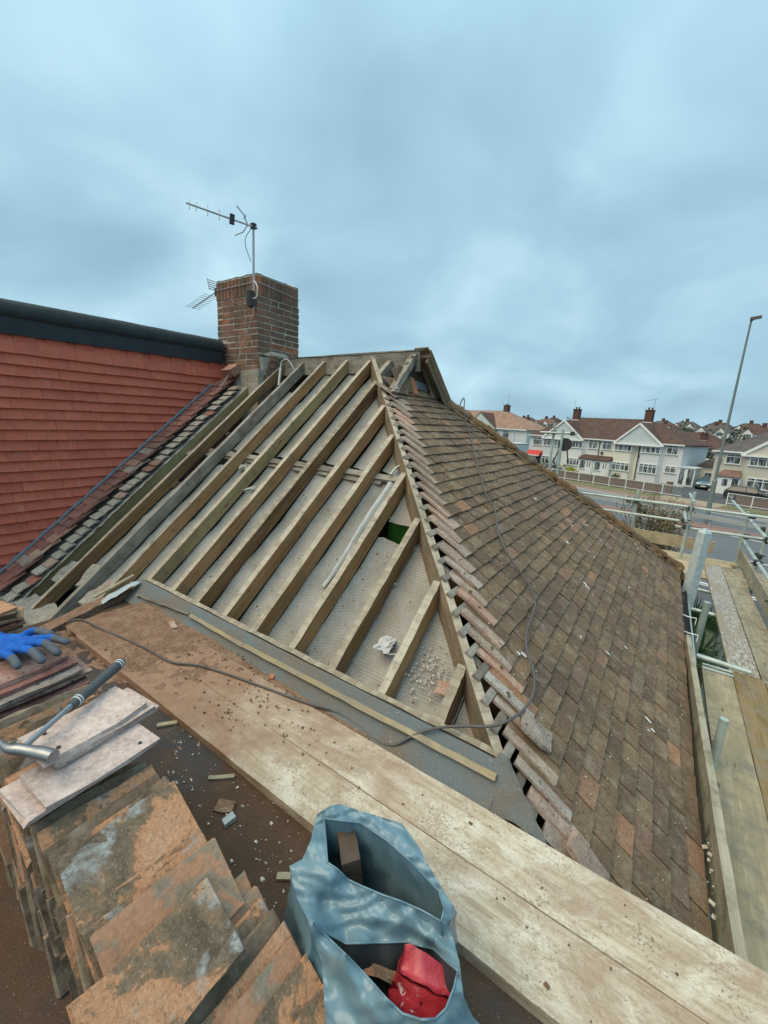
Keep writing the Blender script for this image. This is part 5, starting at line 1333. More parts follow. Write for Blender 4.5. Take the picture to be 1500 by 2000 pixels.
# round dark disc hanging at the far standard
b = MB(); b.tube([V((-1.70, 8.33, -0.287)), V((-1.70, 8.37, -0.287))], 0.12, 24); dk = b.build('satellite_dish', M['coupler'], None, label='round dark dish seen against the pale terrace between two scaffold poles', cat='dish')
b = MB(); b.tube([V((-1.77, 8.35, -0.36)), V((-1.88, 8.35, -0.62))], 0.012, 6); b.build('stay', M['coupler'], dk)
b = MB(); b.tube([V((-1.65, 8.35, -0.38)), V((-1.60, 8.35, -0.64))], 0.012, 6); b.build('stay', M['coupler'], dk)

# ================================================================== ground, road, far side of the street
SA = rad(-19.4)
SU = V((math.cos(SA), math.sin(SA), 0)); SN = V((-math.sin(SA), math.cos(SA), 0))
def S(u, n, z): return SU * u + SN * n + V((0, 0, z))
def SM(u, n, z): return frame(SU, SN, (0, 0, 1), S(u, n, z))
def ground_mat(name, a, b_, sc_, rough=0.95, fine=40, amt=0.5):
    g = G(name); n1 = g.noise(g.obj, sc_, 6, 0.65); n2 = g.noise(g.obj, fine, 4, 0.7)
    c = g.mul(g.mix(g.step(n1, 0.35, 0.65), a, b_), g.math('MULTIPLY_ADD', n2, amt * 2, 1 - amt))
    M[name] = g.out(c, rough, g.bump(n2, 0.3, 0.02), spec=0.15)
ground_mat('garden', (0.055, 0.075, 0.03), (0.10, 0.085, 0.055), 0.35, fine=3)
ground_mat('asphalt', (0.115, 0.125, 0.135), (0.145, 0.155, 0.165), 0.25, 0.85, 60, 0.25)
ground_mat('drive', (0.075, 0.08, 0.09), (0.10, 0.105, 0.11), 0.3, 0.9, 30, 0.25)
ground_mat('red_path', (0.29, 0.175, 0.145), (0.24, 0.165, 0.14), 0.6, 0.9, 30, 0.3)
ground_mat('verge_grass', (0.12, 0.125, 0.06), (0.21, 0.18, 0.11), 0.7, 0.95, 9, 0.4)
plain('kerb', (0.42, 0.42, 0.40), 0.9, 0.2, 2); plain('road_paint', (0.62, 0.63, 0.62), 0.8, 0.15, 3)
def sheet(name, u0, u1, n0, n1, z, mat, kind='structure', **k):
    b = MB(); b.poly([S(u0, n0, z), S(u1, n0, z), S(u1, n1, z), S(u0, n1, z)])
    return b.build(name, mat, None, kind=kind, **k)
# one ground sheet that climbs into the hill behind the street
b = MB()
def terrain(u, v):
    x = -1500 + 3000 * u; n = -300 + 2300 * v ** 1.6 if v > 0 else -300
    h = 0.0
    if n > 85:
        t = min(1.0, (n - 85) / 200.0); t = t * t * (3 - 2 * t)
        h = t * (7.0 + 2.0 * mnoise.noise(V((x * 0.006, n * 0.004, 3)))) + (0.4 * mnoise.noise(V((x * 0.03, n * 0.03, 1))) if n > 110 else 0)
        if n > 330: h += min(1, (n - 330) / 300) * 1.0
    return S(x, n, GROUND + h)
b.grid(terrain, 150, 150)
b.build('ground', M['garden'], None, kind='structure')
RDZ = GROUND + 0.03
sheet('road', -500, 300, 21.0, 34.3, RDZ, M['asphalt']); sheet('road', -500, 300, 36.0, 43.3, RDZ, M['asphalt'])
def slab(name, u0, u1, n0, n1, z0, z1, mat):
    b = MB(); b.prism([S(u0, n0, z0), S(u1, n0, z0), S(u1, n1, z0), S(u0, n1, z0)], (0, 0, z1 - z0)); return b.build(name, mat, None, kind='structure')
slab('kerb', -500, 300, 43.3, 43.45, GROUND, RDZ + 0.12, M['kerb'])
slab('pavement', -500, 300, 43.45, 45.4, GROUND, RDZ + 0.115, M['red_path'])
slab('grass_verge', -500, -17.2, 45.4, 48.6, GROUND, RDZ + 0.11, M['verge_grass'])
slab('grass_verge', -12.0, 300, 45.4, 48.6, GROUND, RDZ + 0.11, M['verge_grass'])
slab('crossover', -17.2, -12.0, 45.4, 48.6, GROUND, RDZ + 0.105, plain('crossover', (0.30, 0.25, 0.17), 0.95, 0.3, 1.5))
slab('central_reserve', -500, 300, 34.3, 36.0, GROUND, RDZ + 0.12, M['red_path'])
slab('driveway', -20.2, 6.0, 48.6, 66.0, GROUND, RDZ + 0.02, M['drive'])
slab('pavement', -500, 300, 17.5, 20.85, GROUND, RDZ + 0.115, M['drive'])
slab('kerb', -500, 300, 20.85, 21.0, GROUND, RDZ + 0.12, M['kerb'])
b = MB()
for n_, w in ((33.9, 0.15), (21.5, .15), (36.4, .13), (42.9, .13)):
    b.poly([S(-300, n_, RDZ + .004), S(200, n_, RDZ + .004), S(200, n_ + w, RDZ + .004), S(-300, n_ + w, RDZ + .004)])
for i in range(-40, 30):
    for n_ in (39.8, 27.9):
        b.poly([S(i * 6.0, n_, RDZ + .004), S(i * 6.0 + 3.6, n_, RDZ + .004), S(i * 6.0 + 3.6, n_ + .13, RDZ + .004), S(i * 6.0, n_ + .13, RDZ + .004)])
b.build('road_markings', M['road_paint'], None, kind='structure')
# crash barrier on the central reserve
cb = thing('crash_barrier', S(-5, 35.1, RDZ + .12), 'long grey crash barrier on posts between the two carriageways', 'barrier')
b = MB(); b.prism([S(-120, 35.0, RDZ + .62), S(80, 35.0, RDZ + .62), S(80, 35.10, RDZ + .62), S(-120, 35.10, RDZ + .62)], (0, 0, 0.28)); b.build('rail', plain('barrier_steel', (0.33, 0.345, 0.34), 0.6, 0.2, 2), cb)
pm = None
for i in range(-24, 17):
    if pm is None:
        b = MB(); b.box((0, 0, 0.4), (0.10, 0.12, 0.8)); pm = b.mesh('post', [M['barrier_steel']])
    ob('post', pm, cb, SM(i * 3.2 - 12.6, 35.2, RDZ + .1))
# street lamp
ll = thing('street_lamp', (2.66, 37.67, RDZ), 'very tall slim grey street lamp on the central reserve', 'street lamp')
b = MB(); b.tube([V((2.66, 37.67, RDZ)), V((2.66, 37.67, RDZ + 3.2))], 0.15, 12); b.tube([V((2.66, 37.67, RDZ + 3.2)), V((2.66, 37.67, RDZ + 3.3))], [0.15, .10], 12, caps=False)
b.tube([V((2.66, 37.67, RDZ + 3.3)), V((2.66, 37.67, 7.55))], [0.10, 0.055], 10); b.build('column', plain('lamp_grey', (0.20, 0.235, 0.215), 0.6, 0.2, 2, 0.3), ll)
b = MB(); b.tube([V((2.66, 37.67, 7.5)), V((2.80, 37.6, 7.62))], 0.05, 8); b.build('arm', M['lamp_grey'], ll)
b = MB(); b.box((2.86, 37.5, 7.66), (0.56, 0.32, 0.15), Matrix.Rotation(-0.15, 3, 'Y')); b.build('lantern', plain('lantern', (0.12, 0.12, 0.11), 0.6), ll)
# guard railing along the far verge
rl = thing('guard_railing', S(-20, 48.75, GROUND), 'white-posted pedestrian railing along the far verge', 'railing')
wp = plain('white_paint', (0.72, 0.74, 0.73), 0.6, 0.1, 5)
plain('rail_bars', (0.30, 0.31, 0.30), 0.6, 0.2, 5)
pm = None
for i in range(-15, 8):
    u = -21.3 + i * 1.83
    if -17.0 < u < -12.4: continue
    if pm is None:
        b = MB(); b.box((0, 0, 0.55), (0.07, 0.07, 1.12)); pm = b.mesh('post', [wp])
    ob('post', pm, rl, SM(u, 48.75, RDZ + .1))
    b = MB(); b.box((0.915, 0, 1.07), (1.76, 0.05, 0.05)); b.box((0.915, 0, 0.15), (1.76, 0.05, 0.05)); b.build('rail', wp, rl, SM(u, 48.75, RDZ + .1))
    b = MB()
    for q in range(13): b.box((0.1 + q * 0.136, 0, 0.6), (0.018, 0.018, 0.9))
    b.build('bars', M['rail_bars'], rl, SM(u, 48.75, RDZ + .1), kind='stuff')
# low garden walls behind it
g = G('wall_brick')
bt = g.n('ShaderNodeTexBrick', {'Vector': g.map(g.obj, (1, 1, 1), rot=(rad(90), 0, 0)), 'Color1': (0.20, 0.125, 0.095, 1), 'Color2': (0.165, 0.115, 0.09, 1), 'Mortar': (0.24, 0.21, 0.18, 1), 'Scale': 4.4, 'Mortar Size': 0.02})
M['wall_brick'] = g.out(g.mul(bt.outputs[0], g.math('MULTIPLY_ADD', g.noise(g.obj, 3, 4), .8, .6)), 0.95)
for (u0, u1, lab) in [(-43, -37.1, 'low brown brick garden wall before the house with the red canopy'), (-36.9, -31.3, 'low brick garden wall before the second terrace house'), (-31, -26, 'low brick garden wall before the cream terrace house'), (-25.8, -18.2, 'low brick garden wall before the right end terrace house'), (-11.9, -2.0, 'low red brick garden wall at the far right by the dark car')]:
    b = MB(); b.box(((u0 + u1) / 2, 0, 0.42), (u1 - u0, 0.22, 0.84)); b.box(((u0 + u1) / 2, 0, 0.87), (u1 - u0 + .02, 0.28, 0.06))
    b.build('garden_wall', M['wall_brick'], None, SM(0, 50.3, GROUND + .02), label=lab, cat='wall')
b = MB(); b.box((0, 0, 0.65), (0.45, 0.45, 1.3)); b.box((0, 0, 1.34), (0.52, 0.52, 0.08)); b.build('gate_pier', M['wall_brick'], None, SM(-17.6, 50.3, GROUND + .02), label='brick gate pier beside the driveway of the blue car', cat='gate pier')

# ---------------------------------------------------------------- houses
def render(name, c, var=0.12):
    g = G(name); n1 = g.noise(g.obj, 1.2, 5, .6); n2 = g.noise(g.obj, 30, 4, .7)
    M[name] = g.out(g.mul(c, g.math('MULTIPLY_ADD', g.math('ADD', n1, n2), var, 1 - var)), 0.95, g.bump(n2, 0.4, 0.01), spec=0.1)
render('render_grey', (0.56, 0.60, 0.61)); render('render_pale', (0.67, 0.68, 0.66)); render('render_cream', (0.72, 0.69, 0.59)); render('render_light', (0.65, 0.66, 0.67)); render('render_beige', (0.54, 0.52, 0.44)); render('render_white', (0.72, 0.73, 0.72))
def far_roof(name, a, b_):
    g = G(name)
    bt = g.n('ShaderNodeTexBrick', {'Vector': g.obj, 'Color1': (*a, 1), 'Color2': (*b_, 1), 'Mortar': (a[0] * .45, a[1] * .45, a[2] * .45, 1), 'Scale': 2.6, 'Mortar Size': 0.012, 'Bias': 0.1})
    bt.inputs['Row Height'].default_value = 0.32; bt.inputs['Brick Width'].default_value = 0.5
    c = g.mul(bt.outputs[0], g.math('MULTIPLY_ADD', g.noise(g.obj, 0.9, 6, .65), 1.1, .45))
    M[name] = g.out(c, 0.95, g.bump(bt.outputs[1], 0.4, 0.03), spec=0.1)
far_roof('roof_brown', (0.125, 0.078, 0.062), (0.10, 0.068, 0.058)); far_roof('roof_orange', (0.33, 0.215, 0.16), (0.29, 0.19, 0.145)); far_roof('roof_grey', (0.13, 0.115, 0.11), (0.11, 0.10, 0.10)); far_roof('roof_red', (0.23, 0.135, 0.105), (0.20, 0.12, 0.10))
plain('upvc', (0.74, 0.76, 0.75), 0.5, 0.06, 5)
plain('gable_white', (0.50, 0.56, 0.57), 0.7, 0.06, 4)
plain('far_brick', (0.25, 0.20, 0.155), 0.95, 0.25, 2)
plain('chimney_far', (0.11, 0.062, 0.05), 0.95, 0.3, 3)
g = G('pane'); n1 = g.noise(g.map(g.shift(g.obj, g.orand), (5, 1, 1.2)), 1.0, 3)
M['pane'] = g.out(g.mix(g.step(n1, 0.42, 0.60), (0.030, 0.040, 0.048), (0.27, 0.32, 0.35)), 0.12, spec=0.6)
WC = {}
def window(parent, base, u, z, w, h, lights=3, transom=True, depth=0.10, off=0.0, cols=None):
    """white frame with mullions; panes sit just inside"""
    b = MB(); f = 0.085
    b.box((0, -depth / 2, h / 2 - f / 2), (w, depth, f)); b.box((0, -depth / 2 - .02, -h / 2 + f / 2 - .01), (w + .12, depth + .06, f + .02))
    for s_ in (-1, 1): b.box((s_ * (w / 2 - f / 2), -depth / 2, 0), (f, depth, h - 2 * f + .02))
    for i in range(1, lights): b.box((-w / 2 + w * i / lights, -depth / 2, 0), (f * .9, depth, h - 2 * f + .02))
    if transom: b.box((0, -depth / 2 - .004, h * 0.22), (w - 2 * f + .02, depth, f * .8))
    wf = b.build('window', M['upvc'], parent, base @ Matrix.Translation((u, -off, z)))
    b = MB(); b.poly([(-w / 2 + .02, -0.03, -h / 2 + .02), (w / 2 - .02, -0.03, -h / 2 + .02), (w / 2 - .02, -0.03, h / 2 - .02), (-w / 2 + .02, -0.03, h / 2 - .02)])
    b.build('pane', M['pane'], wf, base @ Matrix.Translation((u, -off, z)))
    return wf
FN = 61.0; EZ = 5.05; RZ8 = 8.15
def clip_u(poly, lo, hi):
    def half(P, f):
        out = []
        for i in range(len(P)):
            a, b_ = P[i], P[(i + 1) % len(P)]; fa, fb = f(a), f(b_)
            if fa >= 0: out.append(a)
            if fa * fb < 0: t = fa / (fa - fb); out.append(tuple(a[k] + (b_[k] - a[k]) * t for k in range(3)))
        return out
    return half(half(poly, lambda p: p[0] - lo), lambda p: hi - p[0])
UL, UR_, RL, RR_ = -43.2, -20.3, -37.8, -27.0
faces = [[(UL, -.35, EZ), (UR_, -.35, EZ), (RR_, 4.2, RZ8), (RL, 4.2, RZ8)], [(UR_, -.35, EZ), (UR_, 8.8, EZ), (RR_, 4.2, RZ8)], [(UR_, 8.8, EZ), (UL, 8.8, EZ), (RL, 4.2, RZ8), (RR_, 4.2, RZ8)], [(UL, 8.8, EZ), (UL, -.35, EZ), (RL, 4.2, RZ8)]]
HB = SM(0, FN, GROUND)
def terrace(u0, u1, wall, label):
    h = thing('terrace_house', S((u0 + u1) / 2, FN, GROUND), label, 'house', 'terrace of rendered houses across the road')
    b = MB(); b.box(((u0 + u1) / 2, 4.2, EZ / 2 + .02), (u1 - u0, 8.4, EZ)); b.build('wall', M[wall], h, HB)
    b = MB()
    lo = u0 if u0 > -42 else -60; hi = u1 if u1 < -21.5 else 0
    for F in faces:
        P = clip_u(F, lo, hi)
        if len(P) >= 3: b.prism([(p[0], p[1], p[2] - .12) for p in P], (0, 0, 0.14))
    rf = b.build('roof', M['roof_brown'], h, HB)
    b = MB(); b.box(((u0 + u1) / 2, -.36, EZ - .04), (u1 - u0 + (.3 if u0 < -42 or u1 > -21 else 0), .10, .16)); b.build('gutter', M['upvc'], h, HB)
    return h, rf
t1, r1 = terrace(-42.9, -36.85, 'render_grey', 'left end terrace house with a small red door canopy')
t2, r2 = terrace(-36.85, -31.1, 'render_pale', 'second terrace house from the left with a pale gable half and yellow bush in front')
t3, r3 = terrace(-31.1, -25.65, 'render_cream', 'cream rendered terrace house, third from the left')
t4, r4 = terrace(-25.65, -20.6, 'render_light', 'right end terrace house with a white side porch')
def gable(parent, u0, u1, zt, um):
    b = MB()
    zb = 4.75
    b.prism([(u0 + .25, -.62, zb), (u1 - .25, -.62, zb), (um, -.62, zt - .25)], (0, .5, 0)); gm = b.build('gable', M['gable_white'], parent, HB)
    for a in ((u0, zb), (u1, zb)):
        b = MB(); d = V((um - a[0], 0, zt - a[1])); L = d.length; x = d.normalized()
        b.box((0, 0, 0), (L + .1, .12, .24), frame(x, V((0, 1, 0)), x.cross(V((0, 1, 0))), (0, 0, 0)).to_3x3())
        b.build('barge_board', M['upvc'], parent, HB @ Matrix.Translation(((a[0] + um) / 2, -.70, (a[1] + zt) / 2)))
    b = MB()
    b.prism([(u0 - .1, -.6, zb + .02), (um, -.6, zt + .05), (um, 4.0, zt + .05), ], (0, 0, .05)); b.prism([(um, -.6, zt + .05), (u1 + .1, -.6, zb + .02), (um, 4.0, zt + .05)], (0, 0, .05))
    b.build('gable_roof', M['roof_brown'], parent, HB)
    b = MB(); b.box(((u0 + u1) / 2, -.45, zb - .06), (u1 - u0 - .3, .9, .16)); b.build('soffit', M['upvc'], parent, HB)
gable(t1, -40.25, -33.35, 7.5, -36.75); gable(t4, -28.9, -22.7, 7.45, -25.9)
def bay(parent, u, w, lo, hi, wall):
    b = MB(); z0, z1 = 0.0, 4.7
    b.prism([(u - w / 2 - .15, 0.02, z0), (u - w / 2 + .25, -.5, z0), (u + w / 2 - .25, -.5, z0), (u + w / 2 + .15, 0.02, z0)], (0, 0, z1)); b.build('bay', M[wall], parent, HB)
    return
for par, u, w, wl_ in ((t1, -38.65, 2.9, 'render_grey'), (t2, -34.5, 2.6, 'render_pale'), (t3, -27.6, 2.7, 'render_cream'), (t4, -24.1, 2.7, 'render_light')): bay(par, u, w, 0, 0, wl_)
for par, u, z, w, h_, n_, off in ((t1, -41.4, 4.08, 1.7, 1.25, 1, 0), (t1, -38.65, 4.12, 2.5, 1.15, 4, .5), (t2, -34.5, 4.18, 2.2, 1.2, 4, .5), (t2, -32.1, 4.28, 1.35, 1.3, 2, 0), (t3, -30.05, 4.25, 1.45, 1.2, 2, 0), (t3, -27.6, 4.3, 2.3, 1.15, 4, .5), (t4, -24.1, 4.28, 2.3, 1.1, 4, .5), (t4, -21.8, 4.35, 1.35, 1.2, 2, 0),
                                  (t1, -38.6, 1.3, 2.6, 1.25, 4, .5), (t2, -34.5, 1.5, 2.25, 1.1, 4, .5), (t3, -27.55, 1.6, 2.35, 1.15, 4, .5), (t4, -24.05, 1.72, 2.2, 1.25, 4, .5), (t4, -21.6, 1.9, 1.3, .9, 2, 0)):
    window(par, HB, u, z, w, h_, n_, True, .1, off)
b = MB(); b.prism([(-42.8, -.02, 2.62), (-42.8, -1.0, 1.95), (-42.8, -1.0, 1.80), (-42.8, -.02, 1.80)], (2.55, 0, 0)); b.build('canopy', plain('canopy_red', (0.50, 0.055, 0.05), 0.7), t1, HB)
b = MB(); b.box((-41.5, -1.03, 1.83), (2.6, .06, .14)); b.build('trim', M['upvc'], t1, HB)
b = MB(); b.box((-41.9, -.06, 1.0), (1.0, .10, 2.0)); b.build('door', M['upvc'], t1, HB)
b = MB(); b.box((-40.9, -.04, .95), (.7, .06, 1.9)); b.build('door', M['dark_plastic'], t1, HB)
for par, u0, u1 in ((t2, -33.3, -31.15), (t3, -31.05, -28.8)):
    b = MB(); b.box(((u0 + u1) / 2, -.55, 1.05), (u1 - u0, 1.1, 2.1)); p = b.build('porch', M['upvc'], par, HB)
    window(par, HB, u0 + .62, 1.32, .95, 1.3, 1, False, .06, 1.10); 
    b = MB(); b.box((u1 - .58, -1.13, 1.02), (.85, .06, 1.95)); d = b.build('door', M['white_plastic'], par, HB)
    for q in (-.17, .17):
        b = MB(); b.box((u1 - .58 + q, -1.165, 1.45), (.14, .02, .8)); b.build('pane', M['pane'], d, HB)
    b = MB(); b.prism([(u0 - .1, -1.3, 2.1), (u1 + .02, -1.3, 2.1), (u1 + .02, 0.0, 2.66), (u0 - .1, 0.0, 2.66)], (0, 0, .10)); b.build('porch_roof', M['roof_brown'], par, HB)
b = MB(); b.box((-19.75, .9, 1.15), (1.7, 1.9, 2.3)); pr = b.build('porch', M['upvc'], t4, HB)
b = MB(); b.box((-19.75, .9, 2.36), (1.9, 2.1, .12)); b.build('porch_roof', M['render_light'], t4, HB)
for u, w in ((-20.25, .5), (-19.35, .62)):
    b = MB(); b.box((u, -.06, 1.2), (w, .05, 1.95)); b.build('pane', M['pane'], pr, HB)
for par, u in ((t2, -31.12), (t4, -25.68)):
    b = MB(); b.tube([V((u, -.12, .1)), V((u, -.12, 4.9))], .06, 6); b.build('downpipe', M['dark_plastic'], par, HB)
def chimney(parent, Mx, u, n, z0, z1, w=.95, d=.75, mat='chimney_far', aerial=True):
    b = MB(); b.box((u, n, (z0 + z1) / 2), (w, d, z1 - z0)); b.box((u, n, z1 + .05), (w + .15, d + .15, .12)); 
    for q in (-.22, .22): b.tube([V((u + q, n, z1 + .1)), V((u + q, n, z1 + .45))], [.13, .11], 8)
    b.build('chimney', M[mat], parent, Mx)
    b = MB(); b.box((u, n - d / 2 - .06, z0 + .32), (w + .3, .10, .16)); b.build('chimney_flashing', M['render_white'], parent, Mx)
chimney(r1, HB, -37.6, 4.0, 7.4, 9.35); chimney(r4, HB, -26.9, 4.0, 7.4, 9.35)
b = MB(); b.tube([V((-26.5, 4, 9.3)), V((-26.5, 4, 10.9))], .03, 5); b.tube([V((-27.6, 4, 10.75)), V((-26.2, 4, 10.95))], .025, 5)
for q in range(5): b.tube([V((-27.5 + q * .28, 3.7, 10.76 + q * .04)), V((-27.5 + q * .28, 4.3, 10.76 + q * .04))], .018, 4)
b.build('aerial', M['aluminium'], r4, HB)
b = MB(); b.tube([V((-38.2, 4, 9.3)), V((-38.2, 4, 10.9))], .025, 5); b.tube([V((-39.2, 4, 10.3)), V((-37.9, 4, 10.6))], .022, 5); b.build('aerial', M['aluminium'], r1, HB)
for par, u, z in ((t4, -26.4 + .95, 3.15), (t3, -27.0, 3.1), (t3, -30.6, 3.15)):
    b = MB(); b.tube([V((u, -.14, z)), V((u, -.10, z))], .2, 12); b.build('meter_dish', M['coupler'], par, HB)

# right-hand beige house
HR = SM(0, 59.5, GROUND)
h5 = thing('beige_house', S(-11, 59.5, GROUND), 'beige house with white gable and red-roofed white porch at the right edge', 'house')
b = MB(); b.box((-10.8, 4.2, 2.4), (12.0, 8.4, 4.8)); b.build('wall', M['render_beige'], h5, HR)
b = MB()
for F in ([(-17.1, -.35, 4.75), (-4.3, -.35, 4.75), (-9.5, 4.2, 8.0), (-11.9, 4.2, 8.0)], [(-4.3, -.35, 4.75), (-4.3, 8.8, 4.75), (-9.5, 4.2, 8.0)], [(-4.3, 8.8, 4.75), (-17.1, 8.8, 4.75), (-11.9, 4.2, 8.0), (-9.5, 4.2, 8.0)], [(-17.1, 8.8, 4.75), (-17.1, -.35, 4.75), (-11.9, 4.2, 8.0)]):
    b.prism([(p[0], p[1], p[2] - .1) for p in F], (0, 0, .13))
b.build('roof', M['roof_grey'], h5, HR)
b = MB(); b.box((-15.7, -.38, 4.72), (2.8, .1, .16)); b.build('gutter', M['upvc'], h5, HR)
b = MB(); b.prism([(-14.2, -.55, 4.55), (-6.6, -.55, 4.55), (-10.4, -.55, 7.3)], (0, .5, 0)); b.build('gable', M['render_beige'], h5, HR)
for a in ((-14.3, 4.5), (-6.5, 4.5)):
    d = V((-10.4 - a[0], 0, 7.5 - a[1])); x = d.normalized(); b = MB(); b.box((0, 0, 0), (d.length + .1, .14, .28), frame(x, (0, 1, 0), x.cross(V((0, 1, 0))), (0, 0, 0)).to_3x3()); b.build('barge_board', M['upvc'], h5, HR @ Matrix.Translation(((a[0] - 10.4) / 2, -.64, (a[1] + 7.5) / 2)))
b = MB(); b.box((-10.4, -.4, 4.46), (7.6, .9, .18)); b.build('soffit', M['upvc'], h5, HR)
b = MB(); b.prism([(-14.2, 0, 0), (-13.8, -.5, 0), (-10.4, -.5, 0), (-10.0, 0, 0)], (0, 0, 4.4)); b.build('bay', M['render_beige'], h5, HR)
window(h5, HR, -15.1, 3.95, 1.4, 1.15, 1, True); window(h5, HR, -12.1, 3.95, 2.9, 1.1, 4, True, .1, .5); window(h5, HR, -12.0, 1.55, 2.8, 1.2, 4, True, .1, .5)
b = MB(); b.box((-14.9, -.6, 1.0), (2.2, 1.2, 2.0)); b.build('porch', M['upvc'], h5, HR)
b = MB(); b.prism([(-16.15, -1.4, 2.0), (-13.65, -1.4, 2.0), (-14.2, -.5, 2.65), (-15.6, -.5, 2.65)], (0, 0, .06)); b.prism([(-15.6, -.5, 2.65), (-14.2, -.5, 2.65), (-14.2, 0, 2.65), (-15.6, 0, 2.65)], (0, 0, .06)); b.prism([(-16.15, -1.4, 2.0), (-15.6, -.5, 2.65), (-15.6, 0, 2.65), (-16.15, 0, 2.0)], (0, 0, .06)); b.build('porch_roof', M['roof_red'], h5, HR)
b = MB(); b.box((-15.1, -1.23, .95), (.85, .06, 1.85)); d = b.build('door', M['white_plastic'], h5, HR)
b = MB(); b.box((-15.1, -1.265, 1.35), (.5, .02, .75)); b.build('pane', M['pane'], d, HR)
window(h5, HR, -14.2, 1.3, .75, 1.3, 1, False, .06, 1.2)
b = MB(); b.box((-16.35, -.15, 3.72), (.42, .2, .4)); b.build('alarm_box', plain('alarm_box', (.55, .50, .36)), h5, HR)

# far left house with the orange hip roof
HL = SM(0, 78, GROUND)
h6 = thing('grey_house', S(-63, 78, GROUND), 'grey rendered house with an orange hip roof far left behind the tiled hip', 'house')
b = MB(); b.box((-66, 4.5, 2.85), (20.5, 9, 5.7)); b.build('wall', M['render_grey'], h6, HL)
b = MB()
for F in ([(-80, -.4, 5.6), (-55.4, -.4, 5.6), (-65.3, 4.5, 9.7), (-80, 4.5, 9.7)], [(-55.4, -.4, 5.6), (-55.4, 9.4, 5.6), (-65.3, 4.5, 9.7)], [(-55.4, 9.4, 5.6), (-80, 9.4, 5.6), (-80, 4.5, 9.7), (-65.3, 4.5, 9.7)]): b.prism([(p[0], p[1], p[2] - .1) for p in F], (0, 0, .13))
rf6 = b.build('roof', M['roof_orange'], h6, HL)
b = MB(); b.prism([(-73, -.9, 5.4), (-63.6, -.9, 5.4), (-68.5, -.9, 8.9)], (0, .5, 0)); b.build('gable', M['gable_white'], h6, HL)
b = MB(); b.prism([(-73.2, -1.0, 5.35), (-68.5, -1.0, 9.05), (-68.5, 4, 9.05)], (0, 0, .05)); b.prism([(-68.5, -1.0, 9.05), (-63.4, -1.0, 5.35), (-68.5, 4, 9.05)], (0, 0, .05)); b.build('gable_roof', M['roof_brown'], h6, HL)
b = MB(); b.box((-60, -.42, 5.55), (8.5, .12, .2)); b.build('gutter', M['upvc'], h6, HL)
window(h6, HL, -61.3, 4.3, 1.9, 1.8, 1, True); window(h6, HL, -64.4, 4.4, 1.5, 1.6, 2, True)
chimney(rf6, HL, -65.3, 4.4, 9.0, 10.9, 1.2, 1.0)
b = MB(); b.tube([V((-65.0, 4.4, 11)), V((-65.0, 4.4, 13.2))], .03, 5); b.tube([V((-65.8, 4.4, 13.1)), V((-64.9, 4.4, 13.2))], .025, 4); b.build('aerial', M['aluminium'], rf6, HL)
b = MB(); b.tube([V((-59.0, -.12, 0.2)), V((-59.0, -.12, 5.5))], .08, 6); b.build('downpipe', M['upvc'], h6, HL)
h6b = MB(); h6b.box((0, 0, 1.4), (3.0, 4.0, 2.8)); h6b.box((0, 0, 2.85), (3.2, 4.2, .12)); h6b.build('garage', M['render_grey'], None, SM(-55.0, 74, GROUND), label='small grey flat-roofed outbuilding beside the orange-roofed house', cat='garage')

# brick house seen through the gap
HG = SM(0, 95, GROUND - 0.8)
h7 = thing('brick_house', S(-32, 95, GROUND - .8), 'brown brick house seen through the gap between the terrace and the beige house', 'house')
b = MB(); b.box((-32.5, 4.5, 2.5), (12.6, 9, 5.0)); b.build('wall', M['far_brick'], h7, HG)
b = MB()
for F in ([(-45, -.4, 4.9), (-25.8, -.4, 4.9), (-30.0, 4.5, 7.75), (-45, 4.5, 7.75)], [(-25.8, -.4, 4.9), (-25.8, 9.4, 4.9), (-30.0, 4.5, 7.75)], [(-25.8, 9.4, 4.9), (-45, 9.4, 4.9), (-45, 4.5, 7.75), (-30, 4.5, 7.75)]): b.prism([(p[0], p[1], p[2] - .1) for p in F], (0, 0, .13))
rf7 = b.build('roof', M['roof_brown'], h7, HG)
b = MB(); b.box((0, 0, 0), (1.25, .7, .06), Matrix.Rotation(rad(30), 3, 'X')); b.build('skylight', M['render_white'], rf7, HG @ Matrix.Translation((-32.1, 2.0, 6.42)))
chimney(rf7, HG, -30.0, 2.4, 5.9, 7.5, 1.0, .8)
window(h7, HG, -30.2, 4.2, .75, 1.15, 1, False); window(h7, HG, -27.5, 4.0, 1.7, 1.3, 2, True); window(h7, HG, -32.6, 4.4, .8, .6, 1, False)
def outb(u, n, w, d, h, mat, lab, cat, z=0.0, pitched=False):
    b = MB(); b.box((0, 0, h / 2), (w, d, h)); o = thing('outbuilding', S(u, n, GROUND + z), lab, cat); b.build('wall', M[mat], o, SM(u, n, GROUND + z))
    b = MB()
    if pitched: b.prism([(-w / 2 - .2, -d / 2 - .2, h), (w / 2 + .2, -d / 2 - .2, h), (0, -d / 2 - .2, h + 1.1)], (0, d + .4, 0))
    else: b.box((0, 0, h + .06), (w + .3, d + .3, .14))
    b.build('roof', M['roof_grey'] if pitched else M['render_light'], o, SM(u, n, GROUND + z))
    return o
outb(-22.6, 74, 4.6, 5, 2.3, 'render_white', 'low white flat-roofed garage behind the terrace end', 'garage')
outb(-25.6, 78, 5, 4, 2.7, 'render_grey', 'grey flat-roofed garage farther back beside the dark bush', 'garage')
o = outb(-18.6, 67, 2.4, 5, 2.5, 'render_beige', 'small pitched-roof garage left of the beige house', 'garage', 0, True)
window(o, SM(-18.6, 67, GROUND), 0.2, 1.3, 1.2, 1.1, 1, False, .06, 2.5)
b = MB(); b.box((0, 0, .9), (3.0, .08, 1.8)); b.build('gate', plain('gate_grey', (.09, .095, .10), .8), None, SM(-19.7, 66.2, GROUND), label='dark side gate behind the blue car', cat='gate')

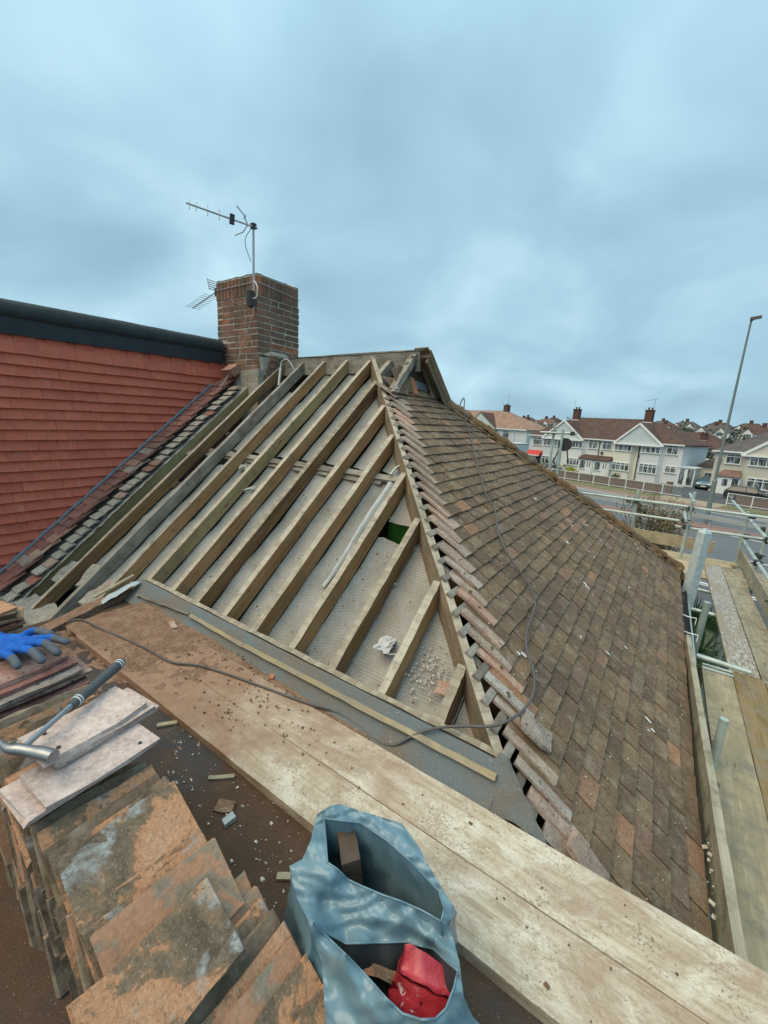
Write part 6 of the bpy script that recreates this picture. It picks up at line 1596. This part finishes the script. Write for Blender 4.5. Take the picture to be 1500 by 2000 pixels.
# ---------------------------------------------------------------- cars
plain('tyre', (0.02, 0.02, 0.022), .85); plain('car_glass', (0.03, 0.04, 0.045), .08, .1, 5, 0, .6); plain('wheel_rim', (.5, .5, .5), .4, .1, 9, .6); plain('head_light', (.75, .77, .78), .2); plain('plate', (.75, .74, .6), .6)
def car(u, n, yaw, paint, label, L=4.2, W=1.75, H=1.48, estate=False):
    g_ = thing('parked_car', S(u, n, GROUND), label, 'car', 'cars parked on the driveways')
    Mx = SM(u, n, GROUND + .02) @ Matrix.Rotation(yaw, 4, 'Z')
    prof = [(-L / 2, .35), (-L / 2, .62), (-L / 2 + .08, .80), (-L / 2 + .95, .97), (-L / 2 + 1.0, .98), (L / 2 - .35, 1.0), (L / 2 - .05, .9), (L / 2, .55), (L / 2 - .05, .30)]
    b = MB(); nW = 4
    def sect(y, k): return [(p[0] * (1 - .03 * k), y, p[1] - .05 * k) for p in prof]
    ys = [(-W / 2, 1.6), (-W / 2 + .10, .5), (-W / 2 + .3, 0), (W / 2 - .3, 0), (W / 2 - .10, .5), (W / 2, 1.6)]
    vs = [p for y, k in ys for p in sect(y, k)]; m_ = len(prof)
    b.add(vs, [(i * m_ + j, i * m_ + (j + 1) % m_, (i + 1) * m_ + (j + 1) % m_, (i + 1) * m_ + j) for i in range(len(ys) - 1) for j in range(m_)], 0, True)
    b.add(sect(*ys[0]), [tuple(range(m_ - 1, -1, -1))]); b.add(sect(*ys[-1]), [tuple(range(m_))])
    b.build('body', paint, g_, Mx)
    r0, r1 = -L / 2 + 1.0, (L / 2 - .15 if estate else L / 2 - .55)
    cb_ = [(r0, .95), (r0 + .75, H - .02), (r1 - .55, H - .03), (r1, .98)]
    b = MB()
    w0, w1 = W / 2 - .06, W / 2 - .28
    A = [(x, -(w0 if z < 1.1 else w1), z) for x, z in cb_]; Bq = [(x, (w0 if z < 1.1 else w1), z) for x, z in cb_]
    b.add(A + Bq, [(0, 1, 2, 3), (7, 6, 5, 4), (0, 4, 5, 1), (2, 6, 7, 3)], 0); b.add(A + Bq, [(1, 5, 6, 2)], 1)
    b.build('cabin', [M['car_glass'], paint], g_, Mx)
    b = MB()
    for s_ in (-1, 1):
        for (x0, z0), (x1, z1) in (((r0, .96), (r0 + .75, H - .02)), ((r0 + .75, H - .02), (r1 - .55, H - .03)), ((r1 - .55, H - .03), (r1, .98)), ((r0 + 1.3, .97), (r0 + 1.35, H - .02))):
            b.tube([V((x0, s_ * ((w0 if z0 < 1.1 else w1) + .01), z0)), V((x1, s_ * ((w0 if z1 < 1.1 else w1) + .01), z1))], .035, 5)
    b.build('pillars', paint, g_, Mx)
    for x in (-L / 2 + .75, L / 2 - .78):
        for s_ in (-1, 1):
            b = MB(); b.tube([V((x, s_ * (W / 2 - .20), .31)), V((x, s_ * (W / 2 + .01), .31))], .31, 18); wh = b.build('wheel', M['tyre'], g_, Mx)
            b = MB(); b.tube([V((x, s_ * (W / 2 - .0), .31)), V((x, s_ * (W / 2 + .025), .31))], .20, 12); b.build('rim', M['wheel_rim'], wh, Mx)
    for s_ in (-1, 1):
        b = MB(); b.box((-L / 2 + .16, s_ * (W / 2 - .36), .72), (.3, .42, .16), Matrix.Rotation(-.35, 3, 'Y')); b.build('headlight', M['head_light'], g_, Mx)
        b = MB(); b.box((r0 + .35, s_ * (W / 2 + .06), 1.02), (.12, .2, .14)); b.build('mirror', paint, g_, Mx)
    b = MB(); b.box((-L / 2 - .01, 0, .48), (.03, .52, .12)); b.build('number_plate', M['plate'], g_, Mx)
    b = MB(); b.box((-L / 2 + .0, 0, .62), (.06, .8, .1)); b.box((-L / 2 + .02, 0, .36), (.08, 1.2, .12)); b.build('grille', M['dark_plastic'], g_, Mx)
def paint(name, c):
    g = G(name); M[name] = g.out(c, .28, spec=.6, **{'Coat Weight': .6}); return M[name]
car(-17.5, 61.5, math.pi / 2 + .08, paint('paint_blue', (0.045, 0.115, 0.15)), 'teal-blue hatchback parked nose out beside the terrace end')
car(-12.0, 55.0, math.pi + .12, paint('paint_dark', (0.018, 0.021, 0.024)), 'dark car parked side-on before the beige house', 4.1, 1.75, 1.45, True)
car(-8.2, 57.0, math.pi / 2 + .1, paint('paint_silver', (0.40, 0.42, 0.43)), 'silver car half out of view behind the dark car')

# ---------------------------------------------------------------- planting
def leaf_mat(name, a, b_):
    g = G(name); c = g.mix(g.rand, a, b_)
    M[name] = g.out(c, .8, spec=.15, **{'Subsurface Weight': 0.0}); return M[name]
leaf_mat('leaf_dark', (.022, .040, .016), (.06, .085, .03)); leaf_mat('leaf_far', (.05, .07, .05), (.10, .125, .085)); leaf_mat('leaf_mid', (.04, .065, .02), (.09, .12, .04)); leaf_mat('leaf_yellow', (.22, .22, .03), (.45, .42, .06)); leaf_mat('leaf_dry', (.12, .10, .045), (.26, .20, .10)); leaf_mat('leaf_palm', (.03, .075, .025), (.075, .14, .045))
plain('bark', (.12, .095, .07), .95, .4, 8); plain('twig', (.16, .12, .085), .95, .3, 8)
def foliage(b, c, s, n, size, r, lumps=7):
    cs_ = [(V((r.gauss(0, .42), r.gauss(0, .42), r.gauss(0, .40))), r.uniform(.35, .62)) for _ in range(lumps)]
    for i in range(n):
        q, rr = cs_[r.randrange(lumps)]
        d = V((r.gauss(0, 1), r.gauss(0, 1), r.gauss(0, 1))).normalized() * rr * (r.random() ** .4)
        p = q + d; p = V((p.x * s[0], p.y * s[1], p.z * s[2])) + V(c)
        a = V((r.uniform(-1, 1), r.uniform(-1, 1), r.uniform(-.6, 1))).normalized(); t = a.cross(V((r.uniform(-1, 1), r.uniform(-1, 1), r.uniform(-1, 1)))).normalized()
        k = size * r.uniform(.6, 1.4)
        b.add([p - a * k, p + t * k * .5, p + a * k, p - t * k * .5], [(0, 1, 2, 3)])
def shrub(pos, s, n, size, mat, label, cat='bush', seed=1, trunk=True, group=None):
    o = thing('shrub' if s[2] < 2 else 'tree', pos, label, cat, group); r = random.Random(seed)
    b = MB(); foliage(b, (pos[0], pos[1], pos[2] + s[2] * 1.0), s, n, size, r); b.build('crown', M[mat], o)
    b = MB()
    for q in range(6):
        a = r.uniform(0, 6.28); b.tube([V(pos), V(pos) + V((math.cos(a) * s[0] * .2, math.sin(a) * s[1] * .2, s[2] * .5)), V(pos) + V((math.cos(a) * s[0] * .5, math.sin(a) * s[1] * .5, s[2] * 1.2))], [s[2] * .05, s[2] * .03, s[2] * .012], 5)
    b.build('trunk', M['bark'], o)
    return o
shrub(S(-33.2, 53.5, GROUND), (1.6, 1.0, .95), 900, .10, 'leaf_dark', 'dark bush in front of the red canopy house porch', seed=2)
shrub(S(-36.5, 54.0, GROUND), (1.5, 1.0, .9), 700, .10, 'leaf_dark', 'dark shrub under the left bay window of the terrace', seed=12)
shrub(S(-30.4, 53.0, GROUND), (1.15, .9, .75), 900, .09, 'leaf_yellow', 'bright yellow-green bush in front of the white double porch', seed=3)
shrub(S(-25.9, 56.0, GROUND), (.9, .7, .55), 600, .08, 'leaf_dark', 'small dark green bush below the cream house window', seed=4)
shrub(S(-25.4, 80.0, GROUND), (1.9, 1.6, 2.0), 2200, .13, 'leaf_dark', 'round dark evergreen behind the garages', 'tree', seed=5)
# dry twiggy shrub by the near pavement
pos = V((-0.15, 13.4, GROUND)); o = thing('shrub', pos, 'tall dry twiggy shrub just beyond the front scaffold', 'bush'); r = random.Random(6)
b = MB(); bt_ = MB()
for q in range(60):
    a = r.uniform(0, 6.28); R_ = r.uniform(.1, .95); h = r.uniform(3.6, 4.75)
    P = [pos, pos + V((math.cos(a) * R_ * .3, math.sin(a) * R_ * .3, h * .5)), pos + V((math.cos(a) * R_ * .8, math.sin(a) * R_ * .8, h * .82)), pos + V((math.cos(a) * R_ * 1.05 + r.gauss(0, .1), math.sin(a) * R_ * 1.05, h))]
    P = bez(P, 4); bt_.tube(P, [.016 * (1 - .8 * i / len(P)) for i in range(len(P))], 4)
    for w in range(150):
        t = r.uniform(.5, 1.0); p = P[int(t * (len(P) - 1))] + V((r.gauss(0, .10), r.gauss(0, .10), r.gauss(0, .08)))
        d = V((r.gauss(0, 1), r.gauss(0, 1), r.gauss(0, 1))).normalized(); e_ = d.cross(V((0, 0, 1))).normalized(); k = r.uniform(.018, .045)
        b.add([p - d * k, p + e_ * k * .5, p + d * k, p - e_ * k * .5], [(0, 1, 2, 3)])
b.build('crown', M['leaf_dry'], o); bt_.build('stem', M['twig'], o)
# green growth mixed in its left side
b = MB(); foliage(b, (-0.62, 13.3, -1.95), (.28, .3, .30), 420, .03, r); b.build('leaves', M['leaf_mid'], o)
# garden palm below the deck
pp = V((0.98, 8.9, GROUND)); o = thing('palm_tree', pp, 'green fan palm below the gap between roof and scaffold deck', 'palm'); r = random.Random(9)
b = MB(); b.tube([pp, pp + V((0, 0, 2.5))], [.14, .11], 9); b.build('trunk', M['bark'], o)
for q in range(30):
    a = r.uniform(0, 6.28); el = r.uniform(-.35, 1.2); d = V((math.cos(a) * math.cos(el), math.sin(a) * math.cos(el), math.sin(el))); c = pp + V((0, 0, 2.5)); st = c + d * r.uniform(.45, .8)
    b = MB(); b.tube([c, st], .010, 4); s1 = d.cross(V((0, 0, 1))).normalized(); u1 = s1.cross(d)
    for w in range(17):
        an = -1.5 + 3.0 * w / 16; e_ = (d * math.cos(an) + s1 * math.sin(an)).normalized(); L = .55 * r.uniform(.85, 1.1); t = e_.cross(u1).normalized() * .016
        tip = st + e_ * L + V((0, 0, -.10 * r.random())); b.add([st - t * .4, st + e_ * L * .5 - t, tip, st + e_ * L * .5 + t, ], [(0, 1, 2, 3)])
    b.build('frond', M['leaf_palm'], o)
# bare trees on the skyline
def bare_tree(u, n, h, label, seed):
    o = thing('bare_tree', S(u, n, GROUND), label, 'tree', 'bare trees on the skyline'); r = random.Random(seed); b = MB(); base = S(u, n, GROUND)
    def br(p, d, L, rr, dep):
        e_ = p + d * L; b.tube([p, p.lerp(e_, .5) + V((r.gauss(0, .04), r.gauss(0, .04), 0)) * L, e_], [rr, rr * .8, rr * .55], 4, caps=False)
        if dep:
            for q in range(3 if dep > 1 else 4):
                nd = (d + V((r.gauss(0, .45), r.gauss(0, .45), r.gauss(.05, .25)))).normalized(); br(p.lerp(e_, r.uniform(.55, 1)), nd, L * r.uniform(.55, .75), rr * .5, dep - 1)
    br(base, V((0, 0, 1)), h * .42, .28, 5); b.build('branches', M['twig'], o)
bare_tree(-76, 112, 10.0, 'bare tree on the skyline left of the terrace', 3); bare_tree(-53, 115, 10.8, 'bare tree showing above the terrace ridge', 5); bare_tree(-50.5, 117, 10.6, 'faint bare tree above the terrace ridge near the right chimney', 8)

# hillside houses
r = random.Random(14)
def hill_h(u, n):
    t = min(1.0, (n - 85) / 200.0); t = t * t * (3 - 2 * t); return t * 7.0
labs = []
def hill_house(u, n, w, wall, roof, lab, dz=0.0):
    z = GROUND + hill_h(u, n) - .6 + dz; h = 4.6; o = thing('hillside_house', S(u, n, z), lab, 'house', 'houses on the far hillside'); Mx = SM(u, n, z)
    b = MB(); b.box((0, 0, h / 2), (w, 8, h)); b.build('wall', M[wall], o, Mx)
    b = MB(); rd = 2.6
    F = [[(-w / 2 - .4, -4.4, h - .1), (w / 2 + .4, -4.4, h - .1), (w / 2 - 3, 0, h + rd), (-w / 2 + 3, 0, h + rd)], [(w / 2 + .4, -4.4, h - .1), (w / 2 + .4, 4.4, h - .1), (w / 2 - 3, 0, h + rd)], [(-w / 2 - .4, 4.4, h - .1), (-w / 2 - .4, -4.4, h - .1), (-w / 2 + 3, 0, h + rd)], [(w / 2 + .4, 4.4, h - .1), (-w / 2 - .4, 4.4, h - .1), (-w / 2 + 3, 0, h + rd), (w / 2 - 3, 0, h + rd)]]
    for f in F: b.add(f, [tuple(range(len(f)))])
    gw = w * .26
    for s_ in (-1, 1):
        gx = s_ * w * .27
        b.add([(gx - gw / 2 - .2, -5.2, h - .2), (gx, -5.2, h + 1.7), (gx, -1.5, h + 1.7), ], [(0, 1, 2)]); b.add([(gx + gw / 2 + .2, -5.2, h - .2), (gx, -5.2, h + 1.7), (gx, -1.5, h + 1.7)], [(0, 2, 1)])
    rf = b.build('roof', M[roof], o, Mx)
    b = MB()
    for s_ in (-1, 1):
        gx = s_ * w * .27; b.prism([(gx - gw / 2, -5.0, 0), (gx + gw / 2, -5.0, 0), (gx + gw / 2, -5.0, h - .2), (gx, -5.0, h + 1.5), (gx - gw / 2, -5.0, h - .2)], (0, 1.2, 0))
    b.build('bay', M['render_white'], o, Mx)
    for s_ in (-1, 1):
        for z_ in (1.4, 3.7):
            b = MB(); b.box((s_ * w * .27, -5.05, z_), (gw * .72, .08, 1.1)); b.build('window', M['pane'], o, Mx)
    b = MB(); b.box((0, 0, h + rd + .5), (1.3, .9, 1.8)); b.build('chimney', M['chimney_far'], rf, Mx)
    # sub-part of the roof: paired pots
K = ['white gabled', 'grey gabled', 'pale brick', 'cream gabled', 'white rendered']
row1 = [(-101, 262), (-88.5, 259), (-75, 261), (-62, 258), (-49, 262), (-36, 260)]
names1 = ['leftmost hillside house on the upper row, beside the terrace roof', 'grey-roofed hillside house above the skylight of the brick house', 'white hillside house between the brick chimney and the street lamp', 'hillside house directly behind the street lamp', 'hillside house right of the street lamp above the beige roof', 'hillside house at the far right of the upper row']
for i, (u, n) in enumerate(row1): hill_house(u, n, 11.5, ['render_white', 'render_grey', 'render_white', 'render_cream', 'render_white', 'render_grey'][i], ['roof_grey', 'roof_grey', 'roof_brown', 'roof_brown', 'roof_grey', 'roof_brown'][i], names1[i])
row2 = [(-78, 205), (-60.5, 207), (-45, 204)]
names2 = ['lower hillside house with brown roof above the brick house ridge', 'lower pale hillside house beside the street lamp', 'lower hillside house half hidden by the beige house roof']
for i, (u, n) in enumerate(row2): hill_house(u, n, 12, ['render_cream', 'render_white', 'render_grey'][i], ['roof_brown', 'roof_grey', 'roof_brown'][i], names2[i], -.4)
row3 = [(-150, 205), (-137, 207), (-122, 170), (-131, 172), (-176, 245), (-160, 250)]
names3 = ['red-roofed house far off between the orange roof and the terrace', 'second red-roofed house far off left of the terrace', 'pinkish-roofed house just left of the terrace roof', 'white-gabled house behind the grey outbuilding', 'tiny distant house on the skyline above the hip', 'tiny distant house on the skyline beside the bare tree']
for i, (u, n) in enumerate(row3): hill_house(u, n, 11, ['render_white', 'render_cream'][i % 2], ['roof_red', 'roof_red', 'roof_red', 'roof_orange', 'roof_grey', 'roof_brown'][i], names3[i], -.2)
# trees between and behind them, one mass
b = MB(); r = random.Random(31)
for q in range(420):
    n = r.choice([r.uniform(120, 200), r.uniform(215, 250), r.uniform(268, 330)]); u = n * r.uniform(-.80, -.12)
    hh = r.uniform(2.2, 5.2); foliage(b, tuple(S(u, n, GROUND + hill_h(u, n) + hh * .55)), (hh * .75, hh * .75, hh * .6), 48, .62, r, 5)
b.build('woods', M['leaf_far'], None, label='dark trees and hedges between the hillside houses', cat='trees', kind='stuff')
